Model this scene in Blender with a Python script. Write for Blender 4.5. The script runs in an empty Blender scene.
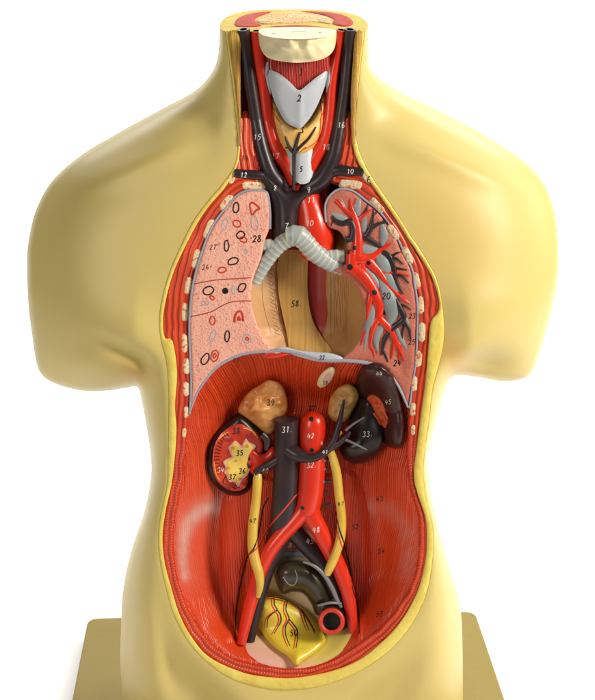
import bpy, bmesh, math, random
import numpy as np
from mathutils import Vector, noise, geometry
from mathutils.bvhtree import BVHTree

random.seed(7)
C = bpy.context.scene.collection
# ------------------------------------------------------------------ camera
S = 0.001                      # one traced unit of the front plane is a millimetre
F = 1800.0                     # focal length in units of a 595-wide frame
PITCH = math.radians(15)
L = F * S
ZB = -0.45                     # top of the base board below the torso centre
ZUP = -ZB + 0.025              # lifts everything so that the table is z = 0
cam = bpy.data.objects.new('camera', bpy.data.cameras.new('camera')); C.objects.link(cam)
cam.location = (0, -L*math.cos(PITCH), L*math.sin(PITCH)+ZUP)
cam.rotation_euler = (math.pi/2-PITCH, 0, 0)
cam.data.sensor_fit = 'HORIZONTAL'; cam.data.sensor_width = 36
cam.data.lens = F/595*36; cam.data.clip_start = .05; cam.data.clip_end = 50
bpy.context.scene.camera = cam
# ------------------------------------------------------------------ world, lamps, exposure
sc = bpy.context.scene
sc.view_settings.view_transform = 'Standard'; sc.view_settings.look = 'None'
sc.view_settings.exposure = 0.0; sc.view_settings.gamma = 1
w = bpy.data.worlds.new('World'); sc.world = w; w.use_nodes = True
w.node_tree.nodes['Background'].inputs[0].default_value = (1, .985, .95, 1)
w.node_tree.nodes['Background'].inputs[1].default_value = 0.12
def lamp(name, loc, aim, size, power, col=(1,1,1)):
    d = bpy.data.lights.new(name, 'AREA'); d.shape = 'RECTANGLE'; d.size, d.size_y = size
    d.energy = power; d.color = col
    o = bpy.data.objects.new(name, d); C.objects.link(o); o.location = loc
    o.rotation_euler = (Vector(aim)-Vector(loc)).to_track_quat('-Z', 'Y').to_euler()
    return o
lamp('key_softbox', (1.35, -.75, 1.25), (0, 0, .52), (.4, .55), 33, (1, .95, .84))
lamp('rim_softbox', (1.3, .45, 1.0), (.15, .05, .5), (.5, .9), 6, (1, .96, .86))
lamp('fill_softbox', (-1.5, -1.9, 1.1), (0, 0, .45), (.8, 1.0), 18.5, (1, .955, .85))
lamp('backdrop_lamp', (-1.3, 1.5, 1.9), (-.2, 2.5, .35), (.5, .5), 26)
lamp('backdrop_lamp', (1.3, 1.5, 1.9), (.2, 2.5, .35), (.5, .5), 26)
lamp('top_lamp', (0, 1.2, 1.7), (0, 1.0, 0), (1.8, .5), 28)

# ------------------------------------------------------------------ geometry helpers
CP, SP = math.cos(PITCH), math.sin(PITCH)
def base(v):                    # the cut face of the model leans: neck further back, belly forward
    return np.interp(v, [-50,30,120,180,300,450,600,690,800], [-30,-30,-26,-14,0,0,4,8,8])
def P(u, v, d):                 # absolute forward distance d (mm) from the vertical plane y = 0
    u = np.asarray(u, float); v = np.asarray(v, float); d = np.asarray(d, float)
    a = (u-297.5)/F; b = (350-v)/F
    dx = a; dy = CP + b*SP; dz = -SP + b*CP
    t = (-d*S + L*CP)/dy
    return np.stack([t*dx, -d*S+0*t, L*SP + t*dz + ZUP], -1)
def PR(u, v, r): return P(u, v, base(v)+r)
def pz(u, v, z):                # the point of a pixel on a horizontal plane
    a = (u-297.5)/F; b = (350-v)/F
    t = (z-(L*SP+ZUP))/(-SP+b*CP)
    return (t*a, -L*CP+t*(CP+b*SP), z)
def sm(pts, step=3.0, closed=True):
    p = np.array(pts, float); n = len(p); out = []
    for i in range(n if closed else n-1):
        if closed: a, b, c, d = p[i-1], p[i], p[(i+1) % n], p[(i+2) % n]
        else: a, b, c, d = p[max(i-1,0)], p[i], p[i+1], p[min(i+2,n-1)]
        m = max(1, int(round(np.linalg.norm((c-b)[:2])/step)))
        for k in range(m):
            t = k/m
            out.append(.5*((2*b)+(-a+c)*t+(2*a-5*b+4*c-d)*t*t+(-a+3*b-3*c+d)*t**3))
    if not closed: out.append(p[-1])
    return np.array(out)
def dist_line(q, line, closed=True):        # distance, arclength of nearest point
    a = line; b = np.roll(line, -1, 0)
    if not closed: a, b = a[:-1], b[:-1]
    ab = b-a; l2 = (ab**2).sum(1)+1e-12; ln = np.sqrt(l2)
    s0 = np.concatenate([[0], np.cumsum(ln)[:-1]])
    D = np.empty(len(q)); A = np.empty(len(q))
    for i in range(0, len(q), 4000):
        x = q[i:i+4000, None]-a[None]
        t = np.clip((x*ab).sum(2)/l2, 0, 1)
        dd = ((x-t[..., None]*ab)**2).sum(2); k = dd.argmin(1); r = np.arange(len(k))
        D[i:i+4000] = np.sqrt(dd[r, k]); A[i:i+4000] = s0[k]+t[r, k]*ln[k]
    return D, A
def inside(q, poly):
    x, y = q[:, 0], q[:, 1]; c = np.zeros(len(q), bool); n = len(poly)
    for i in range(n):
        x0, y0 = poly[i]; x1, y1 = poly[(i+1) % n]
        if y0 == y1: continue
        m = ((y0 > y) != (y1 > y)) & (x < (x1-x0)*(y-y0)/(y1-y0)+x0)
        c ^= m
    return c
def ss(x, a, b):
    t = np.clip((x-a)/(b-a), 0, 1); return t*t*(3-2*t)
def vnoise(u, v, sc_, seed=0.):
    return np.array([noise.noise(Vector((a/sc_, b/sc_, seed))) for a, b in zip(u, v)])
def dome(e0, H, R, p=2.0):
    return lambda u, v, D: e0+H*(1-(1-np.minimum(D/R, 1))**p)**(1/p)

def link(name, me, mats, parent):
    o = bpy.data.objects.new(name, me); C.objects.link(o); o.parent = parent
    for m in (mats if isinstance(mats, (list, tuple)) else [mats]): me.materials.append(m)
    return o
def tri(outline, pts, holes=()):
    loops = [outline]+list(holes); vs = []; es = []
    for l in loops:
        k = len(vs); vs += [Vector((float(a), float(b))) for a, b in l]
        es += [(k+i, k+(i+1) % len(l)) for i in range(len(l))]
    nb = len(vs); vs += [Vector((float(a), float(b))) for a, b in pts]
    r = geometry.delaunay_2d_cdt(vs, es, [], 0, 1e-4)
    V = np.array([(p.x, p.y) for p in r[0]]); T = np.array([t for t in r[2]])
    c = V[T].mean(1); ok = inside(c, outline)
    for h in holes: ok &= ~inside(c, h)
    return V, T[ok]
def relief(name, outline, h, mats, parent, step=3., rings=(.5,1.3,2.6), skirt=14, holes=(), stripe=None,
           paint=None, absolute=False, smooth=True, rs=3., ret=False, clampz=None):
    out = sm(outline, rs) if smooth else np.array(outline, float)
    lo, hi = out.min(0), out.max(0)
    gx, gy = np.meshgrid(np.arange(lo[0], hi[0], step), np.arange(lo[1], hi[1], step*.87))
    gx[1::2] += step/2
    q = np.stack([gx.ravel(), gy.ravel()], -1); q = q[inside(q, out)]
    alls = [out]+list(holes)
    D = np.min([dist_line(q, l)[0] for l in alls], 0)
    q = q[D > (max(rings) if rings else 0)+step*.45]
    extra = []
    for l in alls:
        tn = np.roll(l, -1, 0)-np.roll(l, 1, 0); tn /= np.linalg.norm(tn, axis=1)[:, None]+1e-9
        nn = np.stack([-tn[:, 1], tn[:, 0]], -1)
        for r in rings:
            for sgn in (1, -1):
                c = l+nn*r*sgn; c = c[inside(c, out)]
                if len(c):
                    dd = np.min([dist_line(c, k)[0] for k in alls], 0)
                    extra.append(c[dd > .93*r])
    pts = np.concatenate([q]+extra) if extra else q
    # thin near duplicates
    key = {}
    for p in pts:
        k = (int(p[0]*3), int(p[1]*3))
        if k not in key: key[k] = p
    pts = np.array(list(key.values())).reshape(-1, 2)
    V, T = tri(out, pts, holes)
    D = np.min([dist_line(V, l)[0] for l in alls], 0)
    u, v = V[:, 0], V[:, 1]
    d = h(u, v, D)
    if not absolute: d = d+base(v)
    W = P(u, v, d)
    if clampz is not None: W[:, 2] = np.maximum(W[:, 2], clampz)
    n = len(V); faces = [tuple(t) for t in T]
    # orient to the viewer
    a, b, c = W[T[:, 0]], W[T[:, 1]], W[T[:, 2]]
    up = np.cross(b-a, c-a)@np.array(cam.location-Vector((0, 0, ZUP)))
    if up.sum() < 0: faces = [(f[0], f[2], f[1]) for f in faces]
    uv = list(zip(u/100, v/100)); VW = [W]; nn_ = n
    if skirt:
        cnt = {}
        for f in faces:
            for i in range(3):
                e = (f[i], f[(i+1) % 3]); cnt[e] = cnt.get(e, 0)+1
        bd = [e for e in cnt if (e[1], e[0]) not in cnt]
        ids = sorted({i for e in bd for i in e}); m = {i: k for k, i in enumerate(ids)}
        ii = np.array(ids)
        top = W[ii]; bot = P(u[ii], v[ii], d[ii]-skirt)
        VW += [top, bot]
        k0, k1 = n, n+len(ids)
        for a_, b_ in bd: faces.append((k0+m[b_], k0+m[a_], k1+m[a_], k1+m[b_]))
        uv += [uv[i] for i in ids]*2
        u = np.concatenate([u, u[ii], u[ii]]); v = np.concatenate([v, v[ii], v[ii]])
    VW = np.concatenate(VW)
    me = bpy.data.meshes.new(name); me.from_pydata(VW.tolist(), [], faces)
    me.polygons.foreach_set('use_smooth', [True]*len(me.polygons))
    l = me.uv_layers.new(name='UVMap')
    li = np.empty(len(me.loops), int); me.loops.foreach_get('vertex_index', li)
    l.data.foreach_set('uv', np.array(uv)[li].ravel())
    for nm, fn in (('stripe', stripe), ('paint', paint)):
        if fn is not None:
            at = me.attributes.new(nm, 'FLOAT', 'POINT'); at.data.foreach_set('value', np.asarray(fn(u, v), float))
    me.update()
    return link(name, me, mats, parent)
def ring_tube(pts, closed=False, nseg=14, flat=1.0, caps=True, wav=None, absolute=False, step=2.0):
    """swept tube through (u, v, rel, radius); returns verts, faces, uvs"""
    q = sm(pts, step, closed)
    W = P(q[:, 0], q[:, 1], q[:, 2]+(0 if absolute else base(q[:, 1]))); R = np.maximum(q[:, 3], .15)*S
    n = len(W)
    T = (np.roll(W, -1, 0)-np.roll(W, 1, 0)) if closed else np.gradient(W, axis=0)
    T /= np.linalg.norm(T, axis=1)[:, None]+1e-12
    s = np.concatenate([[0], np.cumsum(np.linalg.norm(np.diff(W, axis=0), axis=1))])/S
    view = np.array([0, -CP, SP])
    V = []; U = []
    for i in range(n):
        side = np.cross(T[i], view); side /= np.linalg.norm(side)+1e-9
        up = np.cross(side, T[i])
        r = R[i]*(wav(s[i]) if wav else 1)
        for k in range(nseg):
            a = 2*math.pi*k/nseg
            V.append(W[i]+side*math.cos(a)*r+up*math.sin(a)*r*flat); U.append((s[i]/100, k/nseg))
    Fc = []
    for i in range(n if closed else n-1):
        j = (i+1) % n
        for k in range(nseg):
            l = (k+1) % nseg
            Fc.append((i*nseg+k, i*nseg+l, j*nseg+l, j*nseg+k))
    if caps and not closed:
        Fc.append(tuple(range(nseg))[::-1]); Fc.append(tuple((n-1)*nseg+k for k in range(nseg)))
    return V, Fc, U
def build(name, chunks, mats, parent):
    V = []; Fc = []; U = []; M = []; 
    for ch in chunks:
        v, f, u = ch[:3]; m = ch[3] if len(ch) > 3 else 0
        k = len(V); V += [tuple(x) for x in v]; U += list(u)
        Fc += [tuple(i+k for i in g) for g in f]; M += [m]*len(f)
    me = bpy.data.meshes.new(name); me.from_pydata(V, [], Fc)
    me.polygons.foreach_set('material_index', M)
    me.polygons.foreach_set('use_smooth', [True]*len(Fc))
    l = me.uv_layers.new(name='UVMap'); li = np.empty(len(me.loops), int); me.loops.foreach_get('vertex_index', li)
    l.data.foreach_set('uv', np.array(U)[li].ravel()); me.update()
    bm = bmesh.new(); bm.from_mesh(me); bmesh.ops.recalc_face_normals(bm, faces=bm.faces); bm.to_mesh(me); bm.free()
    o = link(name, me, mats, parent)
    try: me.set_sharp_from_angle(angle=math.radians(55))
    except Exception: pass
    return o
def tube(name, lines, mats, parent, **k):
    if not isinstance(lines[0], list): lines = [lines]
    return build(name, [ring_tube(l, **k) for l in lines], mats, parent)

CAMP = Vector(cam.location)
def bvh_of(o):
    me = o.data
    return BVHTree.FromPolygons([v.co for v in me.vertices], [tuple(p.vertices) for p in me.polygons])
def hit(b, u, v):
    d = Vector(P(u, v, 0.).tolist())-CAMP; d.normalize()
    co, no, idx, t = b.ray_cast(CAMP, d)
    if co is None: return None
    if no.dot(d) > 0: no = -no
    return co, no
def strokes(bvhs, lines, width, sink=.0, step=1.0, closed=False, flat=.45, nseg=6, taper=False):
    """paint laid on real surfaces: lines of (u, v[, width factor]) projected on to the host"""
    if not isinstance(bvhs, list): bvhs = [bvhs]
    out = []
    for ln in lines:
        q = sm([(*p[:2], p[2] if len(p) > 2 else 1.) for p in ln], step, closed); pts = []
        for p in q:
            best = None
            for b in bvhs:
                h_ = hit(b, p[0], p[1])
                if h_ and (best is None or (h_[0]-CAMP).length < (best[0]-CAMP).length): best = h_
            if best is None: continue
            pts.append((best[0], best[1], p[2] if len(p) > 2 else 1.))
        if len(pts) < 2: continue
        n = len(pts); V = []; U = []
        for i in range(n):
            a = pts[i-1][0] if (i or closed) else pts[0][0]
            b = pts[(i+1) % n][0] if (i < n-1 or closed) else pts[-1][0]
            t = (b-a); t.normalize() if t.length else None
            no = pts[i][1]; sd = t.cross(no); sd.normalize() if sd.length else None
            f = pts[i][2]
            if taper: f *= .35+.65*math.sin(math.pi*min(1, max(0, (i+.5)/n)))**.5
            r = width*.5*S*f
            for k in range(nseg):
                an = 2*math.pi*k/nseg
                c = pts[i][0]+sd*math.cos(an)*r+no*(math.sin(an)*r*flat-sink*S); V.append(c[:]); U.append((i*step/100, k/nseg))
        Fc = []
        for i in range(n if closed else n-1):
            j = (i+1) % n
            for k in range(nseg):
                l = (k+1) % nseg; Fc.append((i*nseg+k, i*nseg+l, j*nseg+l, j*nseg+k))
        if not closed: Fc += [tuple(range(nseg))[::-1], tuple((n-1)*nseg+k for k in range(nseg))]
        out.append((V, Fc, U))
    return out
def append(o, chunks, mat):      # painted marks become part of the mesh they are painted on
    me = o.data
    if mat.name not in [m.name for m in me.materials]: me.materials.append(mat)
    mi = [m.name for m in me.materials].index(mat.name)
    bm = bmesh.new(); bm.from_mesh(me); uvl = bm.loops.layers.uv.verify()
    for V, Fc, U in chunks:
        vs = [bm.verts.new(c) for c in V]; nf = []
        for f in Fc:
            try: fc = bm.faces.new([vs[i] for i in f])
            except ValueError: continue
            fc.material_index = mi; fc.smooth = True; nf.append(fc)
            for lp, i in zip(fc.loops, f): lp[uvl].uv = U[i]
        bmesh.ops.recalc_face_normals(bm, faces=nf)
    bm.to_mesh(me); bm.free(); me.update()
def blob(u, v, rel, r, flat=.5, seg=10):
    c = PR(u, v, rel); V = []; Fc = []
    for i in range(1, seg):
        for k in range(seg*2):
            a = math.pi*i/seg; b = math.pi*k/seg
            V.append(c+np.array([math.sin(a)*math.cos(b), -flat*math.sin(a)*math.sin(b), math.cos(a)])*r*S)
    m = seg*2
    for i in range(seg-2):
        for k in range(m): Fc.append((i*m+k, i*m+(k+1) % m, (i+1)*m+(k+1) % m, (i+1)*m+k))
    Fc += [tuple(range(m))[::-1], tuple((seg-2)*m+k for k in range(m))]
    return V, Fc, [(0, 0)]*len(V)

# ------------------------------------------------------------------ materials
def nd(nt, t, **k):
    n = nt.nodes.new(t)
    for a, b in k.items(): setattr(n, a, b)
    return n
def mat(name, col, rough=.35, col2=None, nscale=6., namt=.5, bump=.0, bscale=60., coat=.0, sss=0., stripe=None,
        stripe_amt=.9, paint=None, specks=None, spec=.5, uvring=None, beads=None):
    m = bpy.data.materials.new(name); m.use_nodes = True; nt = m.node_tree; L_ = nt.links
    b = nt.nodes['Principled BSDF']; b.inputs['Roughness'].default_value = rough
    b.inputs['Specular IOR Level'].default_value = spec
    b.inputs['Coat Weight'].default_value = coat; b.inputs['Coat Roughness'].default_value = .18
    if sss:
        b.inputs['Subsurface Weight'].default_value = sss; b.inputs['Subsurface Scale'].default_value = .004
        b.inputs['Subsurface Radius'].default_value = (1, .6, .3)
    tc = nd(nt, 'ShaderNodeTexCoord'); no = nd(nt, 'ShaderNodeTexNoise'); no.inputs['Scale'].default_value = nscale*3
    no.inputs['Detail'].default_value = 5; L_.new(tc.outputs['Object'], no.inputs['Vector'])
    c2 = col2 or tuple(x*.84 for x in col)
    def mix(f, a, bb):
        x = nd(nt, 'ShaderNodeMix', data_type='RGBA')
        for s_, val in ((0, f), (6, a), (7, bb)):
            if hasattr(val, 'links') or hasattr(val, 'is_linked'): L_.new(val, x.inputs[s_])
            elif s_ == 0: x.inputs[0].default_value = val
            else: x.inputs[s_].default_value = (*val, 1)
        return x.outputs[2]
    def math_(op, a, bb=None, c=None):
        x = nd(nt, 'ShaderNodeMath', operation=op)
        for i, val in enumerate((a, bb, c)):
            if val is None: continue
            if hasattr(val, 'is_linked'): L_.new(val, x.inputs[i])
            else: x.inputs[i].default_value = val
        return x.outputs[0]
    r = nd(nt, 'ShaderNodeMapRange'); r.inputs[1].default_value = .35; r.inputs[2].default_value = .68
    r.inputs[4].default_value = namt; L_.new(no.outputs['Fac'], r.inputs[0])
    cc = mix(r.outputs[0], col, c2)
    hgt = None
    def addh(x):
        nonlocal hgt
        hgt = x if hgt is None else math_('ADD', hgt, x)
    def uvfade(lo, hi, a_, b_):
        uvn = nd(nt, 'ShaderNodeUVMap'); sx = nd(nt, 'ShaderNodeSeparateXYZ'); L_.new(uvn.outputs[0], sx.inputs[0])
        r_ = nd(nt, 'ShaderNodeMapRange', interpolation_type='SMOOTHSTEP')
        for i_, x_ in enumerate((lo, hi, a_, b_)): r_.inputs[i_+1].default_value = x_
        L_.new(sx.outputs[1], r_.inputs[0]); return r_.outputs[0]
    if stripe:
        fade = uvfade(4.3, 5.2, 1., .42)
        at = nd(nt, 'ShaderNodeAttribute', attribute_name='stripe')
        n2 = nd(nt, 'ShaderNodeTexNoise'); n2.inputs['Scale'].default_value = 25; L_.new(tc.outputs['Object'], n2.inputs['Vector'])
        n2.inputs['Detail'].default_value = 3
        ph = math_('ADD', at.outputs['Fac'], math_('MULTIPLY', n2.outputs['Fac'], 2.6))
        sn = math_('ABSOLUTE', math_('SINE', math_('MULTIPLY', ph, math.pi)))
        sn = math_('POWER', sn, .6)
        n4 = nd(nt, 'ShaderNodeTexNoise', noise_dimensions='1D'); n4.inputs['Scale'].default_value = .45; L_.new(ph, n4.inputs['W'])
        addh(math_('MULTIPLY', math_('MULTIPLY', math_('MULTIPLY', sn, stripe_amt), fade), math_('ADD', math_('MULTIPLY', n4.outputs['Fac'], 1.6), .2)))
        addh(math_('MULTIPLY', math_('MULTIPLY', n4.outputs['Fac'], stripe_amt*1.2), fade))
        w1 = nd(nt, 'ShaderNodeTexNoise', noise_dimensions='1D'); w1.inputs['Scale'].default_value = 1.1; L_.new(ph, w1.inputs['W'])
        r2 = nd(nt, 'ShaderNodeMapRange'); r2.inputs[1].default_value = .3; r2.inputs[2].default_value = .7; L_.new(w1.outputs['Fac'], r2.inputs[0])
        cc = mix(math_('MULTIPLY', math_('MULTIPLY', r2.outputs[0], .7), fade), cc, stripe)
    if beads:
        at = nd(nt, 'ShaderNodeAttribute', attribute_name='stripe'); at2 = nd(nt, 'ShaderNodeAttribute', attribute_name='paint')
        s1 = math_('ABSOLUTE', math_('SINE', math_('MULTIPLY', at.outputs['Fac'], math.pi)))
        s2 = math_('ABSOLUTE', math_('SINE', math_('MULTIPLY', at2.outputs['Fac'], math.pi)))
        fb = uvfade(4.0, 4.7, 1., 0.); s2 = math_('ADD', math_('MULTIPLY', fb, math_('SUBTRACT', 1., s2)), s2)
        addh(math_('ADD', math_('MULTIPLY', s1, 1.3), math_('MULTIPLY', math_('POWER', math_('MULTIPLY', s1, s2), .7), .5)))
        k_ = math_('MULTIPLY', math_('POWER', math_('MULTIPLY', s1, s2), 6.), .18)
        cc = mix(k_, cc, beads)
    if uvring:
        uvn = nd(nt, 'ShaderNodeUVMap'); sx = nd(nt, 'ShaderNodeSeparateXYZ'); L_.new(uvn.outputs[0], sx.inputs[0])
        s1 = math_('SINE', math_('MULTIPLY', sx.outputs[0], uvring[1]))
        r3 = nd(nt, 'ShaderNodeMapRange'); r3.inputs[1].default_value = .2; r3.inputs[2].default_value = 1.; r3.inputs[4].default_value = .75; L_.new(math_('ADD', s1, math_('MULTIPLY', math_('SUBTRACT', no.outputs['Fac'], .5), 2.2)), r3.inputs[0])
        cc = mix(r3.outputs[0], cc, uvring[0])
    if specks:
        vo = nd(nt, 'ShaderNodeTexNoise'); vo.inputs['Scale'].default_value = specks[1]; vo.inputs['Detail'].default_value = 2
        L_.new(tc.outputs['Object'], vo.inputs['Vector'])
        r4 = nd(nt, 'ShaderNodeMapRange'); r4.inputs[1].default_value = specks[2]; r4.inputs[2].default_value = specks[2]+.08
        L_.new(vo.outputs['Fac'], r4.inputs[0]); cc = mix(math_('MULTIPLY', r4.outputs[0], specks[3]), cc, specks[0])
        if specks[2] < .7: addh(math_('MULTIPLY', vo.outputs['Fac'], .5))
    if paint:
        at = nd(nt, 'ShaderNodeAttribute', attribute_name='paint'); cc = mix(at.outputs['Fac'], cc, paint)
    L_.new(cc, b.inputs['Base Color'])
    if bump:
        n3 = nd(nt, 'ShaderNodeTexNoise'); n3.inputs['Scale'].default_value = bscale; n3.inputs['Detail'].default_value = 4
        L_.new(tc.outputs['Object'], n3.inputs['Vector']); addh(math_('MULTIPLY', n3.outputs['Fac'], bump))
    if hgt is not None:
        bp = nd(nt, 'ShaderNodeBump'); bp.inputs['Distance'].default_value = .0012; bp.inputs['Strength'].default_value = 1
        L_.new(hgt, bp.inputs['Height']); L_.new(bp.outputs[0], b.inputs['Normal'])
        if coat: L_.new(bp.outputs[0], b.inputs['Coat Normal'])
    # roughness breakup
    r5 = nd(nt, 'ShaderNodeMapRange'); r5.inputs[3].default_value = rough*.85; r5.inputs[4].default_value = min(1, rough*1.25)
    L_.new(no.outputs['Fac'], r5.inputs[0]); L_.new(r5.outputs[0], b.inputs['Roughness'])
    return m
RED = (.74, .060, .010); DRED = (.40, .012, .006)
M = dict(
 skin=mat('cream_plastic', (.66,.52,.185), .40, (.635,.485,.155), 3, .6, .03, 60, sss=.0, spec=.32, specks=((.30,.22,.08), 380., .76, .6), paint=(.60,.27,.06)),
 fat=mat('fat_yellow', (.82,.66,.14), .42, (.74,.52,.08), 14, .8, .9, 160),
 neckfat=mat('fat_ochre', (.66,.44,.06), .4, (.50,.24,.03), 10, .9, .9, 120, stripe=(.45,.18,.02), stripe_amt=.5),
 muscle=mat('muscle_band_red', RED, .36, (.50,.02,.006), 8, .7, beads=(.75,.16,.08), coat=.15),
 wall=mat('muscle_wall_red', (.78,.072,.012), .34, (.68,.048,.010), 5, .6, stripe=(.52,.026,.006), stripe_amt=.75, paint=(.72,.42,.36), coat=.2),
 red=mat('artery_red', (.74,.028,.005), .28, (.60,.018,.004), 8, .6, .22, 60, coat=.2),
 redm=mat('neck_muscle_red', (.55,.022,.008), .36, (.40,.012,.005), 8, .7, stripe=(.33,.008,.004), stripe_amt=.8, coat=.2),
 vein=mat('vein_dark', (.024,.014,.017), .36, (.038,.020,.020), 8, .8, .2, 70, coat=.08, spec=.4),
 black=mat('paint_black', (.010,.008,.008), .35),
 white=mat('paint_white', (.72,.70,.66), .5),
 redp=mat('paint_red', (.62,.04,.015), .4),
 hole=mat('hole_black', (.008,.006,.006), 1, spec=.0),
 greyp=mat('paint_grey', (.40,.42,.46), .4),
 lung=mat('lung_pink', (.90,.46,.35), .5, (.87,.37,.27), 8, .7, .9, 260, specks=((.62,.11,.05), 520., .60, .8)),
 lungr=mat('lung_rose', (.56,.17,.11), .5, (.44,.11,.07), 8, .7, .6, 190, specks=((.46,.07,.04), 460., .60, .6)),
 pleura=mat('pleura_grey', (.36,.35,.42), .35),
 bone=mat('rib_bone', (.84,.66,.42), .45, (.78,.50,.30), 12, .8, .5, 300, specks=((.66,.13,.05), 300., .555, .9)),
 cream=mat('bone_cream', (.80,.69,.42), .38, (.70,.58,.30), 9, .6, .4, 60),
 spine=mat('section_cream', (.76,.60,.26), .55, (.70,.46,.15), 14, .7, .5, 200, specks=((.60,.09,.04), 330., .54, .9), spec=.15),
 yel=mat('nerve_yellow', (.74,.50,.07), .33, (.62,.36,.04), 9, .7, .2, 60, coat=.2),
 blad=mat('bladder_yellow', (.80,.64,.05), .32, (.72,.50,.03), 7, .6, .25, 60, coat=.25),
 adr=mat('fatty_capsule_tan', (.74,.38,.12), .36, (.56,.21,.045), 16, .9, 1.2, 70, coat=.2),
 adr2=mat('gland_ochre', (.60,.34,.10), .42, (.34,.15,.03), 18, .9, .8, 120),
 kid=mat('capsule_black', (.012,.006,.006), .32, (.024,.010,.008), 8, .7, .2, 60, coat=.05, spec=.4),
 cortex=mat('cortex_red', (.62,.045,.010), .40, (.42,.018,.006), 22, .9, .9, 90),
 pelv=mat('renal_pelvis_yellow', (.88,.70,.16), .36, (.84,.52,.06), 12, .8, .7, 80),
 pink=mat('pale_pink', (.76,.46,.40), .36, (.70,.36,.28), 8, .6, .2, 60, paint=(.76,.62,.14)),
 spleen=mat('spleen_maroon', (.042,.008,.006), .32, (.022,.005,.004), 6, .7, .15, 50, coat=.12, spec=.4),
 orange=mat('hilum_orange', (.52,.10,.02), .36, (.4,.03,.01), 20, .8, .5, 90),
 cart=mat('cartilage_grey', (.52,.54,.58), .38, (.42,.44,.48), 8, .6, .25, 70),
 lbr=mat('bronchial_grey', (.27,.29,.30), .42, (.19,.20,.20), 10, .8, .5, 80),
 bron=mat('bronchus_grey', (.36,.40,.41), .36, (.34,.37,.38), 8, .5, .2, 70, uvring=((.66,.60,.34), 2*math.pi/.058)),
 thyr=mat('gland_tan', (.84,.52,.15), .38, (.74,.36,.07), 14, .9, 1., 70, coat=.1),
 tan=mat('mediastinum_tan', (.64,.40,.12), .42, (.56,.31,.08), 5, .7, .12, 60, stripe=(.44,.23,.05), stripe_amt=.08),
 grain=mat('mediastinum_brown', (.66,.38,.17), .46, (.54,.28,.11), 6, .7, .8, 55),
 grain2=mat('mediastinum_dark', (.46,.24,.07), .42, (.28,.12,.03), 6, .7, .8, 55),
 line=mat('paint_brown', (.20,.08,.03), .5),
 oes=mat('oesophagus_red', (.36,.012,.004), .45, (.26,.008,.003), 6, .6, .2, 60),
 bowel=mat('bowel_olive', (.030,.026,.014), .28, (.05,.04,.02), 6, .7, .15, 50, coat=.35),
 bowelg=mat('bowel_grey', (.20,.19,.20), .35),
 blue=mat('disc_blue', (.42,.48,.58), .38),
 secm=mat('section_red', (.56,.05,.02), .6, (.46,.03,.012), 20, .8, .6, 200, spec=.15),
 secf=mat('section_fat', (.72,.55,.07), .55, (.62,.44,.05), 20, .8, .8, 200, spec=.15),
 board=mat('board_tan', (.26,.19,.035), .5, (.24,.17,.03), 4, .5, .25, 260, spec=.2),
 sweep=mat('white_paper', (.93,.93,.93), .9, (.92,.92,.92), 3, .2, spec=.1),
)
# ------------------------------------------------------------------ setting: white paper sweep
def sweep():
    prof = [(-.6, 0), (-.2, 0), (.7, 0), (1.2, .02), (1.7, .12), (2.2, .42), (2.5, .85), (2.6, 1.2), (2.62, 1.7)]
    q = sm([(a, b, 0, 0) for a, b in prof], .15, False)
    V = []; Fc = []
    for p in q: V += [(-1.5, p[0], max(p[1], 0)), (1.5, p[0], max(p[1], 0))]
    for i in range(len(q)-1): Fc.append((2*i, 2*i+1, 2*i+3, 2*i+2))
    me = bpy.data.meshes.new('backdrop'); me.from_pydata(V, [], Fc)
    me.polygons.foreach_set('use_smooth', [True]*len(Fc))
    o = link('backdrop', me, M['sweep'], None); o['kind'] = 'structure'
sweep()
# ------------------------------------------------------------------ the model
torso = bpy.data.objects.new('anatomical_torso_model', None); C.objects.link(torso)
torso.empty_display_size = .1
torso['label'] = 'cream plastic anatomical torso, front cut open on painted organs, on a tan base'
torso['category'] = 'anatomical model'
T_ = torso
def lab(o, s): o['label'] = s; return o

# outlines (traced)
SIL_L = [(220,20),(219,44),(217,60),(210,75),(194,91),(161,109),(121,131),(81,155),(52,181),(36,210),(29,238),(27,260),(28,301),(32,335),(36,361),
         (42,375),(56,384),(81,390.6),(105,391),(126,388),(137,387),(141,398),(147,430),(151,460),(150,484),(143,516),(133,545),(126,573),(122,601),(121,629),(120,662),(122,700),(124,830)]
SIL_R = [(368,20),(369,55),(373,72),(403,93),(452,117),(492,139),(524,161),(542,181),(553,206),(558,238),(558,276),(551,313),(542,345),
         (535,366),(528,376),(516,380.5),(500,381),(476,377),(454,376),(446,388),(438,413),(430,446),(427.5,460),(432,500),(442,541),(452,577),(459,601),(462,629),(463,700),(462,830)]
O = [(225,31),(229,60),(233,90),(236,120),(238,145),(234,166),(222,184),(206,203),(193,221),(181,245),(170,270),(162,298),(159,321),(161,341),(166,361),(168.5,389),(168.5,421),(168,460),
     (167,484),(161,512),(158,537),(160,561),(165,585),(173,613),(185,637),(202,658),(222,674),(240,682.5),(263,688),(281,690),(306,689),(332,683.5),(360,671.5),(386,654),(406,633),
     (421,608),(429,585),(433,556),(433,530),(427,503),(423.5,475),(425.5,446),(429,421),(433,389),(441,357),(444.5,333),(442,301),(435.6,276),(419.5,248),(413,239),(395,210),(376,183),(364,162),(357,141),(356,121),(359,82),(362,55),(365,31)]
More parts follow.
